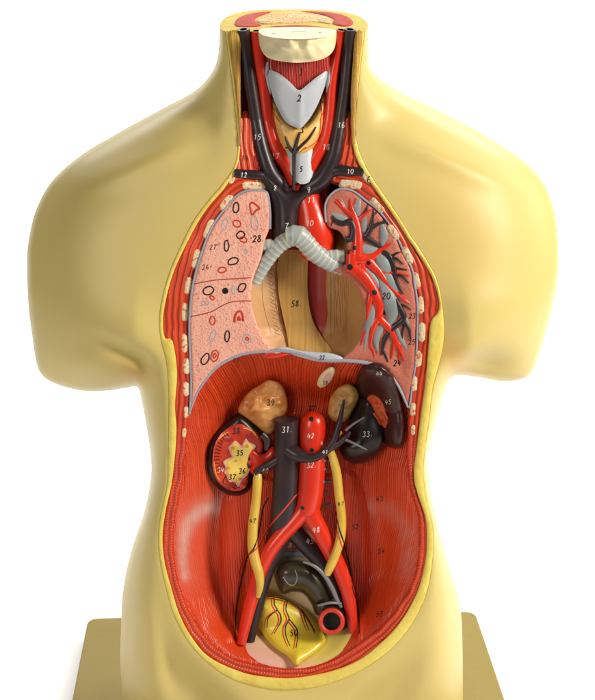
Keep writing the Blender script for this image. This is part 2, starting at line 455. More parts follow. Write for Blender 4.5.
Y = [(241,118),(240,148),(237,166),(226,186),(209,206),(197,224),(185,247),(174,271),(166,299),(163,321),(165,338),(172.5,341),(177,373),(175,405),(176.5,430),(174.5,460),(171.5,484),(165.5,512),(162.5,537),(164.5,561),(170.5,585),
     (179,613),(191,636),(209,657),(240,671.6),(263,676.5),(293,678),(330,671.5),(360,659.5),(386,638),(403,618),(418,590),(425.5,560),(426.8,540),(425.5,518),(417.5,493),(413.8,475),(417,446),(421.6,410),(425.6,381),(428,353),(431,322),
     (438,312),(439,300),(432,277),(416,250),(409,240),(391,212),(373,186),(360,166),(353,146),(351,118)]
MI = [(254,118),(256,150),(262,176),(268,186),(256,188),(248,190),(236,195),(222,211),(212,226),(205,242),(198,263),(193,283),(190,305),(189,330),(190,352),(191,388),(189,412),(187,436),(184.5,461),
      (183,480),(177.5,505),(174,530),(174.5,556),(179,583),(189,610),(205,636),(230,657),(255,664),(281,668),(306,668),(335,658.5),(360,643),(381,627),(397,608),(411,585),(417.5,560),(419,530),(417,512),(410,488),(407.5,470),(407.5,436),(409,408),
      (412,384),(415,364),(417,340),(417.5,305),(414.5,284),(412,268),(403,250),(394,231),(380,212),(366,200),(352,189),(340,185),(330,180),(336,150),(340,118)]
sO, sY, sMI = sm(O, 3, False), sm(Y, 3, False), sm(MI, 3, False)
# ---- skin heights: an elliptical fall-off between cut rim and silhouette
sil = np.concatenate([sm(SIL_L, 4, False), sm(SIL_R, 4, False)[::-1]])
rimp = np.concatenate([sO, [(365, -60), (225, -60)]])
def solve(step, init=None):
    xs = np.arange(0, 600, step); ys = np.arange(16, 850, step)
    X, Yy = np.meshgrid(xs, ys); q = np.stack([X.ravel(), Yy.ravel()], -1)
    poly = sil.copy(); poly[0] = (poly[0][0], -10); poly[-1] = (poly[-1][0], -10)
    ins = inside(q, poly).reshape(X.shape); rim = inside(q, rimp).reshape(X.shape)
    t = np.where(rim, 1., 0.) if init is None else init(X, Yy)
    t = np.where(ins, t, 0.); t = np.where(rim, 1., t)
    for _ in range(1400 if init is None else 350):
        p = np.pad(t, 1, mode='edge')
        n_ = (p[:-2,1:-1]+p[2:,1:-1]+p[1:-1,:-2]+p[1:-1,2:])/4 + 1.9e-5*step*step
        t = np.where(rim, 1., np.where(ins, n_, 0.))
    return xs, ys, t
def bil(xs, ys, t, X, Yy):
    fx = np.clip((X-xs[0])/(xs[1]-xs[0]), 0, len(xs)-1.001); fy = np.clip((Yy-ys[0])/(ys[1]-ys[0]), 0, len(ys)-1.001)
    i = fx.astype(int); j = fy.astype(int); a = fx-i; b = fy-j
    return t[j,i]*(1-a)*(1-b)+t[j,i+1]*a*(1-b)+t[j+1,i]*(1-a)*b+t[j+1,i+1]*a*b
g8 = solve(8); g4 = solve(4, lambda X, Z: bil(*g8, X, Z)); g2 = solve(2, lambda X, Z: bil(*g4, X, Z))
def Rdepth(v): return np.interp(v, [0,60,110,200,380,460,560,700,850], [60,62,80,105,95,92,110,125,125])
def gauss(u, v, cu, cv, su, sv, a=0):
    c, s_ = math.cos(math.radians(a)), math.sin(math.radians(a)); x = (u-cu)*c+(v-cv)*s_; y = -(u-cu)*s_+(v-cv)*c
    return np.exp(-(x/su)**2-(y/sv)**2)
def skin_h(u, v, D):
    q = np.stack([u, v], -1)
    ds, _ = dist_line(q, sil, False); dr, _ = dist_line(q, sO, False)
    t = bil(*g2, u, v)
    t = np.where(ds < 3.0, np.minimum(t, .02+ds*.02) if False else t*np.clip(ds/3., 0, 1)**.6, t)
    t = np.where(ds < .05, 0, t)
    t = np.where(dr < .05, 1, t)
    t = np.clip(t, 0, 1.35)
    hh = np.where(t < 1, np.sqrt(np.maximum(0, 1-(1-np.minimum(t, 1))**2.3))-1, (t-1)*.4)
    h = base(v)+Rdepth(v)*hh
    w_ = np.clip(dr/25, 0, 1)*np.clip(ds/14, 0, 1)
    h = h+w_*(9*gauss(u,v,120,330,75,36)+9*gauss(u,v,478,320,70,36)          # pectorals
             -12*gauss(u,v,128,353,30,7.5,26)+9*gauss(u,v,92,366,30,15,6)-9*gauss(u,v,148,374,9,26,-20)+3*gauss(u,v,150,335,26,26)
             +7*gauss(u,v,462,352,34,8,-28)-15*gauss(u,v,484,364,26,10,-6)-6*gauss(u,v,448,378,8,18,10)  # armpit folds
             -8*gauss(u,v,205,122,24,34,20)-3*gauss(u,v,385,122,30,36,-20)   # hollows over the collar bones
             +6*gauss(u,v,140,165,70,12,-22)+6*gauss(u,v,448,160,70,12,22)
             +9*gauss(u,v,150,640,30,70)+9*gauss(u,v,440,650,25,70)
             +16*gauss(u,v,292,720,60,40)-16*gauss(u,v,205,700,22,60,-38)-16*gauss(u,v,385,700,22,60,38)-8*gauss(u,v,168,640,12,70,-8))
    h = h-30*ss(v, 672, 790)*gauss(u, v, 292, 760, 120, 200)
    return h
# the skin: from neck rim, down the cut, round and up again, closed along the silhouette
skin_out = np.concatenate([sm(SIL_L, 3, False), sm(SIL_R, 3, False)[::-1]])
holeO = sO[::-1]
sk_poly = np.concatenate([[(219.5, 27.5)], [p for p in sm(SIL_L, 3, False) if p[1] > 29], [p for p in sm(SIL_R, 3, False)[::-1] if p[1] > 29], [(368, 27.5)], holeO])
def orange_tint(u, v):
    return np.clip(.55*gauss(u,v,136,374,16,9,20)+.5*gauss(u,v,450,352,14,26,-40)+.16*gauss(u,v,445,235,50,60), 0, 1)  # orange tint at both armpits, fainter over one side of the chest
skin = relief('skin_shell', sk_poly, skin_h, M['skin'], T_, step=5, rings=(.35,1,2,3.6,5.6), skirt=6, absolute=True, smooth=False, paint=orange_tint, clampz=ZB+ZUP)
lab(skin, 'smooth cream outer skin with armless shoulder stumps')
# the back of the body
bt = {}
def back_h(u, v, D):
    t = np.clip(D/95., 0, 1)
    return base(v)-Rdepth(v)-70*np.sqrt(np.maximum(0, 1-(1-t)**2.2))
bk_poly = np.concatenate([[(219.5, 27.5)], [p for p in sm(SIL_L, 4, False) if p[1] > 29], [p for p in sm(SIL_R, 4, False)[::-1] if p[1] > 29], [(368, 27.5)]])
lab(relief('back_shell', bk_poly, back_h, M['skin'], T_, step=10, rings=(.35,1,2.5,5), skirt=0, absolute=True, smooth=False, paint=lambda u, v: u*0, clampz=ZB+ZUP), 'rounded back half of the cream body')

# base board
def board():
    zt = ZB+ZUP
    q = [pz(88, 618, zt), pz(475, 611, zt), pz(505, 700, zt), pz(72, 700, zt)]
    def ext(a, b, k): return tuple(b[i]+(b[i]-a[i])*k for i in range(3))
    q[2], q[3] = ext(q[1], q[2], .75), ext(q[0], q[3], .75)
    out = []
    for i in range(4):
        p0, p1, p2 = Vector(q[i-1]), Vector(q[i]), Vector(q[(i+1) % 4]); r = .018
        a = p1+(p0-p1).normalized()*r; b = p1+(p2-p1).normalized()*r
        for k in range(9):
            t = k/8; out.append((1-t)**2*a+2*t*(1-t)*p1+t*t*b)
    bm = bmesh.new(); vs = [bm.verts.new(p) for p in out]; f = bm.faces.new(vs)
    if f.normal.z < 0: f.normal_flip()
    f.normal_update()
    r = bmesh.ops.extrude_face_region(bm, geom=[f])
    for v_ in [g for g in r['geom'] if isinstance(g, bmesh.types.BMVert)]: v_.co.z = .002
    bmesh.ops.recalc_face_normals(bm, faces=bm.faces)
    es = [e for e in bm.edges if all(abs(v_.co.z-zt) < 1e-5 for v_ in e.verts)]
    bmesh.ops.bevel(bm, geom=es, offset=.0025, segments=3, affect='EDGES', profile=.5)
    me = bpy.data.meshes.new('base_board'); bm.to_mesh(me); bm.free()
    lab(link('base_board', me, M['board'], T_), 'flat tan base board with rounded corners')
board()

# ---- cut rim: fat, muscle
def strip(a, b): return np.concatenate([a, b[::-1]])
fat_in = np.concatenate([sm([(240.5,31),(240.5,60),(240.5,90),(241,118)], 3, False)[:-1], sY, sm([(351,118),(351,90),(353,60),(355.5,31)], 3, False)[1:]])
def fat_h(u, v, D): return np.where(D < .1, -.8, 0)+1.6*np.minimum(D/3, 1)+.5*vnoise(u, v, 5)
fat = relief('fat_layer', strip(sO, fat_in), fat_h, M['fat'], T_, step=2.5, rings=(.6,1.5), skirt=16, smooth=False)
lab(fat, 'yellow fat edge round the opening')
for pts, lb in (([(228,33),(231,60),(235,90),(238,120),(239,146),(240.5,146),(241,118),(240.5,90),(240.5,60),(240,33)], 0),
            ([(355.5,33),(353,60),(351,90),(351,118),(352.5,144),(355,144),(356,120),(357.5,90),(360,60),(362.5,33)], 1)):
    relief('neck_fat', pts, lambda u, v, D: 1.5+2.5*np.minimum(D/3, 1)+.7*vnoise(u, v, 4), M['neckfat'], fat, step=2, rings=(.6,1.3), skirt=8,
           stripe=lambda u, v: u/1.6)
wY = lambda u, v: dist_line(np.stack([u, v], -1), sY, False)
def mus_h(u, v, D):
    d, s = wY(u, v); return -2.0-.22*d+1.3*np.minimum(D/2.5, 1)
wM = lambda u, v: dist_line(np.stack([u, v], -1), sMI, False)
def mstripe(u, v): return wM(u, v)[0]/6.2+.1+.3*vnoise(u, v, 16)
def mbead(u, v): return wY(u, v)[1]/2.9
mus = relief('muscle_layer', strip(sY, sMI), mus_h, M['muscle'], T_, step=2.2, rings=(.6,1.5), skirt=34, smooth=False, stripe=mstripe, paint=mbead)
lab(mus, 'red muscle layer with ribs cut through')
# ---- cavity walls
iL = [i for i, p in enumerate(sMI) if p[0] < 300 and p[1] > 411][0]
iR = [i for i, p in enumerate(sMI) if p[1] > 407][-1]
ARC = [(190,412),(196,396),(203,384),(217,367.5),(236,357),(252,353),(270,352),(281,351),(300,354),(323,360),(342,361),(361,362.5),(378,367),(389,375),(399,388),(408,408)]
sARC = sm(ARC, 3, False)
cav = np.concatenate([sMI[iL:iR+1], sARC[::-1]])
def wall(u, v):
    D, _ = dist_line(np.stack([u, v], -1), cav); ins = inside(np.stack([u, v], -1), cav)
    return -11-58*np.where(ins, ss(D, -6, 44), 0)+6*gauss(u, v, 292, 560, 40, 200)*0
def wpaint(u, v):
    q = np.stack([u, v], -1)
    a, _ = dist_line(q, sm([(216,507),(202,511),(190,522),(184,540),(183.5,560),(185,577)], 3, False), False)
    b, _ = dist_line(q, sm([(370,508),(388,509),(401,521),(408,540),(408,562),(406,575)], 3, False), False)
    t = np.clip((v-500)/60, 0, 1)
    return .78*np.exp(-(a/(9-5*t))**2)*(.8+.4*vnoise(u,v,9))+.16*np.exp(-(a/20)**2)+.30*np.exp(-(b/8)**2)*(.8+.5*vnoise(u,v,11))  # whitish crest paint, with a broad faint sheen put into the colour
def dstripe(u, v):
    x = np.abs(u-294)+3*vnoise(u, v, 30)
    lw = .44*np.exp(-(v-365)/40)-1.1e-5*np.maximum(0, v-480)**2
    return x*np.exp(-lw)/2.0
vd = 494
cavU = [p for p in cav]
dia = relief('diaphragm', cav, lambda u, v, D: np.where(v > 474, -2.5, 0)+wall(u, v), M['wall'], T_, step=2.6, rings=(.8,2), skirt=3, smooth=False,
             stripe=dstripe, paint=lambda u, v: u*0)
lab(dia, 'red muscular dome with radiating strands under the lungs')
low = np.concatenate([[p for p in sMI[iL:iR+1] if p[1] > 452], [(406.5,446),(398,443),(384,446),(365,452),(340,470),(300,480),(250,478),(232,470),(215,462),(206,455),(196,452),(187.5,451)]])
lstripe = dstripe
aw = relief('abdominal_wall', low, lambda u, v, D: 1.6*np.minimum(D/3, 1)-.2+wall(u, v), M['wall'], T_, step=2.6, rings=(.8,2), skirt=6, smooth=False, stripe=lstripe, paint=wpaint)
lab(aw, 'red wall muscle with whitish hip crests and a painted sheen')
for pts, lb in (([(218,508),(226,490),(244,478),(262,474),(258,520),(250,560),(246,600),(240,640),(232,645),(222,641),(219,600),(216,560)], 'strand muscle beside the dark vein'),
                ([(342,470),(356,470),(366,488),(372,520),(374,560),(371,600),(364,642),(354,640),(347,600),(338,550),(334,505)], 'strand muscle beside the red artery')):
    lab(relief('psoas_muscle', pts, lambda u, v, D: wall(u, v)+6.5*ss(D, -1.5, 12), M['wall'], T_, step=2.2, skirt=6,
           stripe=lambda u, v: (np.abs(297-u)+v*.06)/2.6, paint=lambda u, v: u*0), lb)
# ribs in the cut
def quad(cx, cy, w_, h_, a):
    c, s_ = math.cos(math.radians(a)), math.sin(math.radians(a)); o = []
    for k in range(12):
        t = 2*math.pi*k/12+.01; x = abs(math.cos(t))**.55*math.copysign(1, math.cos(t))*w_/2*random.uniform(.94,1.06); y = abs(math.sin(t))**.55*math.copysign(1, math.sin(t))*h_/2*random.uniform(.95,1.05)
        o.append((cx+x*c-y*s_, cy+x*s_+y*c))
    return o
ribs = [(254,186,26,10,3),(232,177,9,15,25),(226.5,203,10,19,36),(209,229,9.5,21,22),(196,259,8.5,22,14),(188,286,8,20,8),(185,312,8,20,2),(184.5,343,7.5,20,0),(186.5,366,7.5,17,-2),
        (186,389,7,16,0),(186,412,6,13,2),(184,433,5,11,4),
        (350.6,184.5,24,10,6),(367,177,9,14,-35),(377,205,8,20,-42),(393.5,232,8,18,-36),(407.5,255,8,20,-24),(417,281,7.5,19,-12),(421,305,7.5,19,-3),(422,332,8,21,3),(418.5,359,8,18,5),(414.5,384,7,17,4),(413,409,6.5,16,2),(413,430,5.5,12,2)]
for r_ in ribs:
    relief('rib_section', quad(*r_), lambda u, v, D: mus_h(u, v, D)*0-2.0-.22*wY(u, v)[0]+2.1*np.minimum(D/1.5, 1)**.6, M['bone'], mus, step=2, rings=(.5,1.2), skirt=5, rs=2)

# ---- lungs
LL = [(266,191),(258,190.5),(248,191.5),(236,197),(223,213),(213,227),(206,243),(199,264),(194,283),(191,305),(190,330),(191,352),(192,388),(191,409),(197,396),(204,383),(218,367),(237,357),(253,353),(271,352),(272,348),(264,339),(257,324),(252,306),(251,291),(254,276),(261,258),(265,240),(269,229),(270,215),(269,200)]
lungL = relief('lung', LL, lambda u, v, D: -4.5+2.2*np.sqrt(1-(1-np.minimum(D/2.4, 1))**2)+.5*vnoise(u, v, 22), M['lung'], T_, step=3, skirt=40)
lab(lungL, 'pink lung cut flat with ring shaped vessel openings')
LR = [(338,190),(328,198),(325.5,208),(325.5,218),(329,227),(340,232),(347,246),(347,262),(338,268),(334,271),(347,277),(358,290),(363.5,310),(361.5,330),(354,347),(342,360),(361,362),(378,366.5),(389,374.5),(399,387),(408,406),(410,395),(412,383),(415,364),(416,340),(416.5,305),(413.5,284),(411,269),(402,251),(393,232),(379,213),(365,201),(352,191)]
lr_h = lambda u, v, D: -6+3*np.sqrt(1-(1-np.minimum(D/4, 1))**2)-2*ss(D, 4, 22)+.8*vnoise(u, v, 14)
sLR = sm(LR, 3)
def lr_z(x, y):
    q = np.array([(x, y)], float); return float(lr_h(q[:, 0], q[:, 1], dist_line(q, sLR)[0])[0])
lungR = relief('lung', LR, lr_h, M['lungr'], T_, step=3, skirt=40)
lab(lungR, 'rose lung with branching relief vessels')
tube('pleura', [(x, y, -3.6, 1.2) for x, y in [(270,229),(270,212),(268,196),(264,191),(248,190.5),(236,196),(222,212),(212,226.5),(205,243),(198,264),(193.3,283),(190.3,305),(189.3,330),(190,352),(191,388),(189.5,414)]], M['pleura'], lungL, nseg=8)
tube('pleura', [(x, y, -4, 1.1) for x, y in [(326,222),(325,208),(328,198),(338,189.5),(352,190.5),(366,200.5),(380,212),(394,231),(403.5,251),(412,269),(414.5,284),(417.3,305),(417,340),(415.5,364),(412.5,384),(409.5,408)]], M['pleura'], lungR, nseg=8)
tube('diaphragm_edge', [(x, y-.6, -3.2, r_) for (x, y), r_ in zip(ARC, [.8,1.1,1.4,1.6,1.6,1.6,1.7,2,2,2,2,2,2,1.8,1.5,1])], M['pleura'], dia, nseg=8)
relief('tendon_patch', [(269,353),(276,348.5),(284,346.5),(298,350),(316,352),(330,353),(342,357),(344,362),(330,362.5),(315,361),(300,357),(286,353),(276,355)], dome(-5, 3, 3), M['cart'], dia, step=2, skirt=20)
relief('red_fold', [(262,355),(272,350),(283,350),(291,354),(280,358),(268,359)], dome(-5.5, 3, 3), M['red'], dia, step=2, skirt=8)

# ---- heart recess
REC = [(262,232),(300,228),(340,226),(352,245),(354,268),(362,285),(368,305),(366,335),(355,352),(340,364),(300,362),(270,356),(262,345),(254,325),(247,305),(247,288),(250,270)]
def rec_h(u, v, D):
    x = (u-302)/58
    return -46+34*np.clip(np.abs(x), 0, 1.1)**2.6+18*ss(v, 325, 362)
med = relief('mediastinum', REC, lambda u, v, D: rec_h(u, v, D)-4, M['grain2'], T_, step=3, skirt=4)
lab(med, 'hollow where the heart was, tan and brown')
recb = None
def panel(name, pts, h, m, **k): return relief(name, pts, h, m, med, step=2.4, skirt=8, **k)
pl = panel('side_panel', [(262,250),(277,247),(277,262),(278,290),(282,318),(290,350),(274,352),(262,340),(254,324),(249,306),(249,290),(252,272)], lambda u, v, D: rec_h(u, v, D)+1.2*np.minimum(D/2, 1)+.9*vnoise(u, v, 6), M['grain'])
pr = panel('side_panel', [(326,250),(330,226),(344,228),(350,240),(350,268),(362,288),(366,310),(363,333),(352,350),(340,362),(322,358),(322,338),(327,318),(326,290)], lambda u, v, D: rec_h(u, v, D)+1.2*np.minimum(D/2, 1)+.7*vnoise(u, v, 9, 3.), M['grain2'])
ps = panel('oesophagus', [(307,245),(325,252),(326,290),(327,313),(324,340),(318,338),(309,318),(306,290)], lambda u, v, D: rec_h(u, v, D)+.6-2*gauss(u, v, 317, 290, 7, 80), M['oes'])
def pil_h(u, v, D):
    c = np.interp(v, [240,290,320,340,362], [293,293,297,302,308]); x = np.clip((u-c)/18, -1, 1)
    return rec_h(u, v, D)+1+5*np.sqrt(np.maximum(0, 1-x*x*.92))
pp = panel('spine_column', [(284,246),(293,238),(303,246),(307.5,258),(307.5,290),(312,318),(322,337),(332,352),(318,362),(292,354),(287,335),(279.5,300),(278,285),(277.5,262)], pil_h, M['tan'], stripe=lambda u, v: u/3)
lab(pp, 'smooth tan column down the middle of the hollow')
# ---- neck cavity
relief('neck_muscle', [(238,31),(355,31),(353,70),(350,120),(355,150),(362,170),(350,180),(330,186),(326,225),(335,250),(300,250),(262,245),(268,215),(268,188),(250,182),(234,172),(243,150),(242,120),(240,80)],
       lambda u, v, D: -24+0*u, M['redm'], T_, step=3, skirt=20, stripe=lambda u, v: u/3.5)
for pts in ([(243,112),(252,118),(256,140),(262,168),(250,172),(237,170),(241,150)], [(336,118),(350,112),(352,145),(361,168),(345,170),(330,166),(334,140)]):
    relief('side_neck_muscle', pts, lambda u, v, D: -7+3*np.minimum(D/4, 1), M['redm'], T_, step=2.4, skirt=14, stripe=lambda u, v: (u+v*.3)/2.4)
cyl = lambda c, rx, e0, H: (lambda u, v, D: e0+H*np.sqrt(np.maximum(.02, 1-((u-c)/rx)**2)))
lab(relief('larynx_muscle', [(265,52),(333,52),(332,66),(327,76),(316,90),(306,100),(299,104),(290,98),(280,86),(270,76),(266,68)], cyl(299,42,-24,27), M['redm'], T_, step=2.2, skirt=8, stripe=lambda u, v: (u-299)/2.6), 'ribbed red muscle under the cream bone')
def thy_h(u, v, D): return -22+25*np.sqrt(np.maximum(.02, 1-((u-299)/36)**2))*(.35+.65*np.minimum(D/9, 1))+.5*vnoise(u, v, 5)
thy = relief('thyroid_gland', [(267,94),(275,96),(284,112),(300,122),(313,108),(320,96),(329,94),(330,116),(327.5,132),(321,145),(310,157),(300,160),(290,157.5),(281,150),(273,136),(267,114)], thy_h, M['thyr'], T_, step=2.2, skirt=10)
lab(thy, 'tan gland with fine red and dark vessels')
def cart_h(u, v, D): return -20+29*np.sqrt(np.maximum(.02, 1-((u-299)/40)**2))+1.4*np.minimum(D/3, 1)+1.5*gauss(u, v, 300, 110, 3.5, 22)
cart = relief('thyroid_cartilage', [(269,70),(274,71),(280,74),(290,82),(299,90),(308,84),(318,76),(327,71),(326,82),(322,94),(317,106),(310,118),(304,125),(300,128.5),(295,127),(286,122),(278,109),(272,94),(269,80)], cart_h, M['cart'], T_, step=2, skirt=8)
tube('cartilage_horn', [(264,60,-9,1.2),(266.5,70,-7,2.4),(268,82,-6,2.6),(270,94,-7,1)], M['cart'], cart, nseg=10)
tube('cartilage_horn', [[(334,57,-9,.9),(331,66,-7,1.6),(329,80,-6,2.4),(327,96,-7,1.2)]], M['cart'], cart, nseg=10)
lab(cart, 'pale grey shield shaped cartilage')
tra = relief('trachea', [(286,150),(316,150),(315,165),(311,180),(303,184),(295,180),(285,160)], cyl(301,20,-22,20), M['cart'], T_, step=2, skirt=8)
relief('side_cartilage', [(270,148),(282,152),(288,158),(292,166),(286,170),(277,162)], dome(-14, 5, 4), M['bowelg'], T_, step=2, skirt=8)
relief('side_cartilage', [(316,150),(328,142),(326,152),(318,162),(312,164),(312,156)], dome(-14, 5, 4), M['bowelg'], T_, step=2, skirt=8)
# cream bone on top of the larynx
def top_d(v): return -30+(v-31)*5.2
def bone_h(u, v, D):
    x = np.clip((u-297.5)/39.5, -1, 1)
    return -30+36*np.sqrt(1-x*x)*(1-.10*ss(v, 50, 62))-base(v)+2.6*vnoise(u, v, 9)*ss(v, 36, 42)+1.2*vnoise(u, v, 4, 2.)*ss(v, 36, 40)*(1-ss(v, 48, 54))+3.2*gauss(u, v, 290, 42, 5, 5)+3.2*gauss(u, v, 308, 42, 4, 5)-3*gauss(u,v,299,44,4,5)-3*gauss(u, v, 297, 61, 30, 4)-2*gauss(u,v,272,48,7,6)
hb = relief('neck_bone', [(258.5,31),(262,34.5),(272,37.2),(285,38.6),(298,39),(312,38.5),(325,36.8),(333,34.2),(336.5,31),(336,40),(334,49),(328,56),(317,60.5),(298,62.5),(280,61),(267,57),(261,49),(259,40)], bone_h, M['cream'], T_, step=2, skirt=8, rs=2)
lab(hb, 'cream bone ring at the front of the neck')
# horizontal cut through the neck
nk = [(219.5,27.5),(221,22),(226,17),(238,12.5),(256,10),(276,9),(300,9),(324,9.8),(345,12),(358,15.5),(365,20),(368.2,25),(368,28),(365,31),(353,31.5),(340,31.3),(262,31.3),(240,31.5),(225,31),(221,29.5)]
nks = relief('neck_section', nk, lambda u, v, D: top_d(v)-0.6+.6*np.minimum(D/2, 1), M['secf'], T_, step=2.5, skirt=5, rs=2.5, absolute=True)
lab(nks, 'yellow rimmed cut face of the neck')
def nsec(name, pts, m, lift, **k): return relief(name, pts, lambda u, v, D: top_d(v)+lift*np.minimum(D/1., 1), m, nks, step=2, rings=(.5,), skirt=3, rs=2, absolute=True, **k)
# depth lift on a level face: raise towards the viewer
nsec('section_muscle', [(235,26),(236,20),(243,15.5),(256,12.5),(272,11.3),(266,14),(256,18),(256,22),(262,25.5),(250,27)], M['secm'], 5)
nsec('section_muscle', [(300,11),(324,11.6),(342,14.5),(351,19),(353,24),(345,26.5),(332,24),(334,20),(326,16),(312,13)], M['secm'], 5)
nsec('section_vertebra', [(256,21),(260,17),(270,13.5),(285,12),(300,11.8),(315,13.5),(328,17),(333,21),(330,24),(318,22.5),(300,23.5),(280,24),(264,24.5)], M['spine'], 5.5)
nsec('section_muscle', [(262,29.5),(275,26.5),(295,25),(315,25.8),(330,28),(336,30),(325,29),(300,28.2),(275,29)], M['secm'], 5)
face = [(258.5,31),(262,28.5),(275,27.3),(298,26.8),(320,27.3),(333,28.8),(336.5,31),(333,34.2),(325,36.8),(312,38.5),(298,39),(285,38.6),(272,37.2),(262,34.5)]
bf = relief('bone_face', face, lambda u, v, D: top_d(v)+8-8*(v-27)/12+1*np.minimum(D/1.5, 1)+1.5*vnoise(u, v, 5)*np.minimum(D/3,1), M['cream'], hb, step=2, skirt=3, rs=2, absolute=True)

# ---- neck vessels
V_ = M['vein']; R_ = M['red']
tube('jugular_vein', [[(243.5,29,0,6.2),(246,50,-4,6.4),(250,80,-5,6.4),(254,105,-6,6.4),(258,130,-7,7),(263,152,-8,7.5),(270,172,-9,8),(281,186,-12,8),(288,194,-20,7)]], V_, T_)
tube('jugular_vein', [[(350,29,0,5.6),(348,50,-4,5.6),(345,85,-5,5.6),(341,115,-6,6.2),(337,140,-7,7.5),(332,160,-8,8.5),(322,178,-9,9),(308,188,-12,8),(299,196,-20,7)]], V_, T_)
tube('subclavian_vein', [[(234,173,-2,4.6),(245,174,-4,4.6),(258,175,-6,5),(270,177,-10,5)]], V_, T_)
tube('subclavian_vein', [[(363,172,-2,4.4),(350,171,-4,5),(338,170,-6,6),(328,173,-9,6)]], V_, T_)
svc = relief('superior_vena_cava', [(258,168),(266,166),(275,175),(284,184),(293,190),(301,186),(314,176),(326,168),(336,164),(340,172),(334,182),(322,192),(309,201),(302.5,209),(301,220),(301,240),(298,246),(276,246),(272.5,238),(272,215),(270,203),(265,192),(258,180)],
    lambda u, v, D: -19+19*np.sqrt(1-(1-np.minimum(D/14, 1))**2)-1.5*ss(v, 225, 245), V_, T_, step=2, rings=(.4,1,1.8,3), skirt=14)
tube('carotid_artery', [[(256,31,-2,5.6),(259,60,-7,6),(264,90,-9,6.4),(268,120,-10,6.8),(276,148,-12,7.4),(288,165,-13,8),(296,182,-15,9)]], R_, T_)
tube('carotid_artery', [[(341,30,-2,4.4),(337,55,-7,5),(332,85,-9,6),(330,115,-10,7),(325,141,-11,8),(314,160,-13,9),(306,180,-15,9)]], R_, T_)
arch = tube('aortic_arch', [[(303,184,-20,10),(306,196,-18,12.5),(310,210,-17,15),(313,224,-17,17.5),(316,240,-20,18.5),(317,254,-26,16)]], R_, T_, nseg=20)
tube('trachea_side_artery', [[(262,92,-8,1.6),(266,75,-5,1.8),(268,62,-4,1.4)]], M['greyp'], T_)
tube('thyroid_vein', [[(293.5,190,1,1.8),(294,176,1,1.8),(294,162,1.6,1.9),(294.5,152,2.4,2.1),(297,141,3,1.8),(300,132,3.4,1)], [(294,153,2,1.9),(289,147,1.8,1.6),(285,136,2,.7)], [(295,152,2.2,1.8),(302,145,2.6,1.6),(309,138,2.4,1.3),(316,127,1,.6)], [(289,147,1.6,1.3),(285.5,148,.5,.7)]], V_, thy, nseg=8)
# bronchi
wv = lambda s: 1+.035*math.sin(s*2*math.pi/5.8)
tube('bronchus', [[(298,236,-2,10),(290,238,-3,9),(282,243,-5,8),(274,251,-7,7.5),(266,262,-9,7),(259,274,-11,6.6),(254,284,-12,6)],
                  [(276,246,-5,5),(268,244,-6,5),(261,247,-7,4.5),(257,251,-8,4)],
                  [(286,235,-2,8),(297,235,-1,10),(305,241,-3,10),(314,251,-6,10),(324,259,-9,9),(334,265,-11,8),(343,270,-13,6)],
                  [(324,257,-9,6),(334,256,-10,6.5),(344,256,-11,6.5)]], M['bron'], T_, wav=wv, step=1.2, nseg=20, flat=.75)
# ---- right lung relief vessels
def vt(pts, z, k=1.0): return [(x, y, lr_z(x, y)+z, r*k) for x, y, r in pts]
def leaf(pts, z):
    q = sm(vt(pts, z), 1.6, False); n = len(q)
    return [(a, b, c, r*max(.15, math.sin(math.pi*(i+.5)/n))**.4) for i, (a, b, c, r) in enumerate(q)]
gr = [[(341,198,1.2),(343,206,2.4),(347,212,2)], [(331,213,2.5),(338,217,4),(347,220,3.6)], [(360,196,2.4),(357,207,4.4),(359,217,3)], [(365,214,2.6),(364,224,3.8),(365,235,3.4)],
      [(381,222,2.4),(384,235,4.4),(382,246,3.4)], [(357,246,4.4),(368,250,6),(380,250,4.4)], [(376,252,4.4),(383,262,7.5),(390,274,6)], [(350,259,2.6),(362,267,4),(372,277,4.2),(380,288,4.4)],
      [(380,277,5),(388,296,8),(392,311,8),(388,326,5.5)], [(382,268,4.4),(391,281,6),(398,294,4.4)], [(374,299,2.6),(371,316,4.4),(367,330,3.2),(363.5,353,1)], [(383,324,4.4),(376,337,4),(378,353,1)],
      [(396,328,2.8),(402,340,3),(408,351,1)], [(402,312,2),(407,322,2.4),(409,330,1.6)]]
tw = [([(343,207),(340,202),(336,199)],0),([(352,208),(355,203),(356,198)],0),([(364,214),(367,208),(368,203)],1),([(373,215),(377,212),(380,213)],1),([(380,224),(384,220),(388,219)],1),([(379,251),(384,247),(387,241)],0),
      ([(392,256),(397,253),(401,252)],1),([(396,268),(401,269),(407,270)],1),([(391,288),(396,292),(401,293)],0),([(398,295),(404,298),(410,304)],0),([(400,305),(405,306),(411,310)],1),([(388,327),(385,332),(386,337)],0),
      ([(400,350),(399,356),(400,363)],0),([(370,345),(373,351),(374,357)],0),([(366,330),(363,338),(361,345)],0),([(383,350),(386,357),(388,362)],1),([(397,340),(401,347),(402,356)],0),([(374,340),(376,347),(377,354)],0),([(404,325),(402,334),(403,342)],1),([(338,217),(333,221),(331,226)],1)]
for col_ in (0, 1):
    for p_, c_ in tw:
        if c_ == col_: tube(('pulmonary_artery', 'pulmonary_vein')[col_], [(x, y, lr_z(x, y)+.3, r) for (x, y), r in zip(p_, (1.5, 1.1, .5))], (M['red'], M['vein'])[col_], lungR, nseg=8, flat=.6)
for g_ in gr: tube('bronchial_branch', leaf(g_, -.3), M['lbr'], lungR, nseg=12, flat=.5)
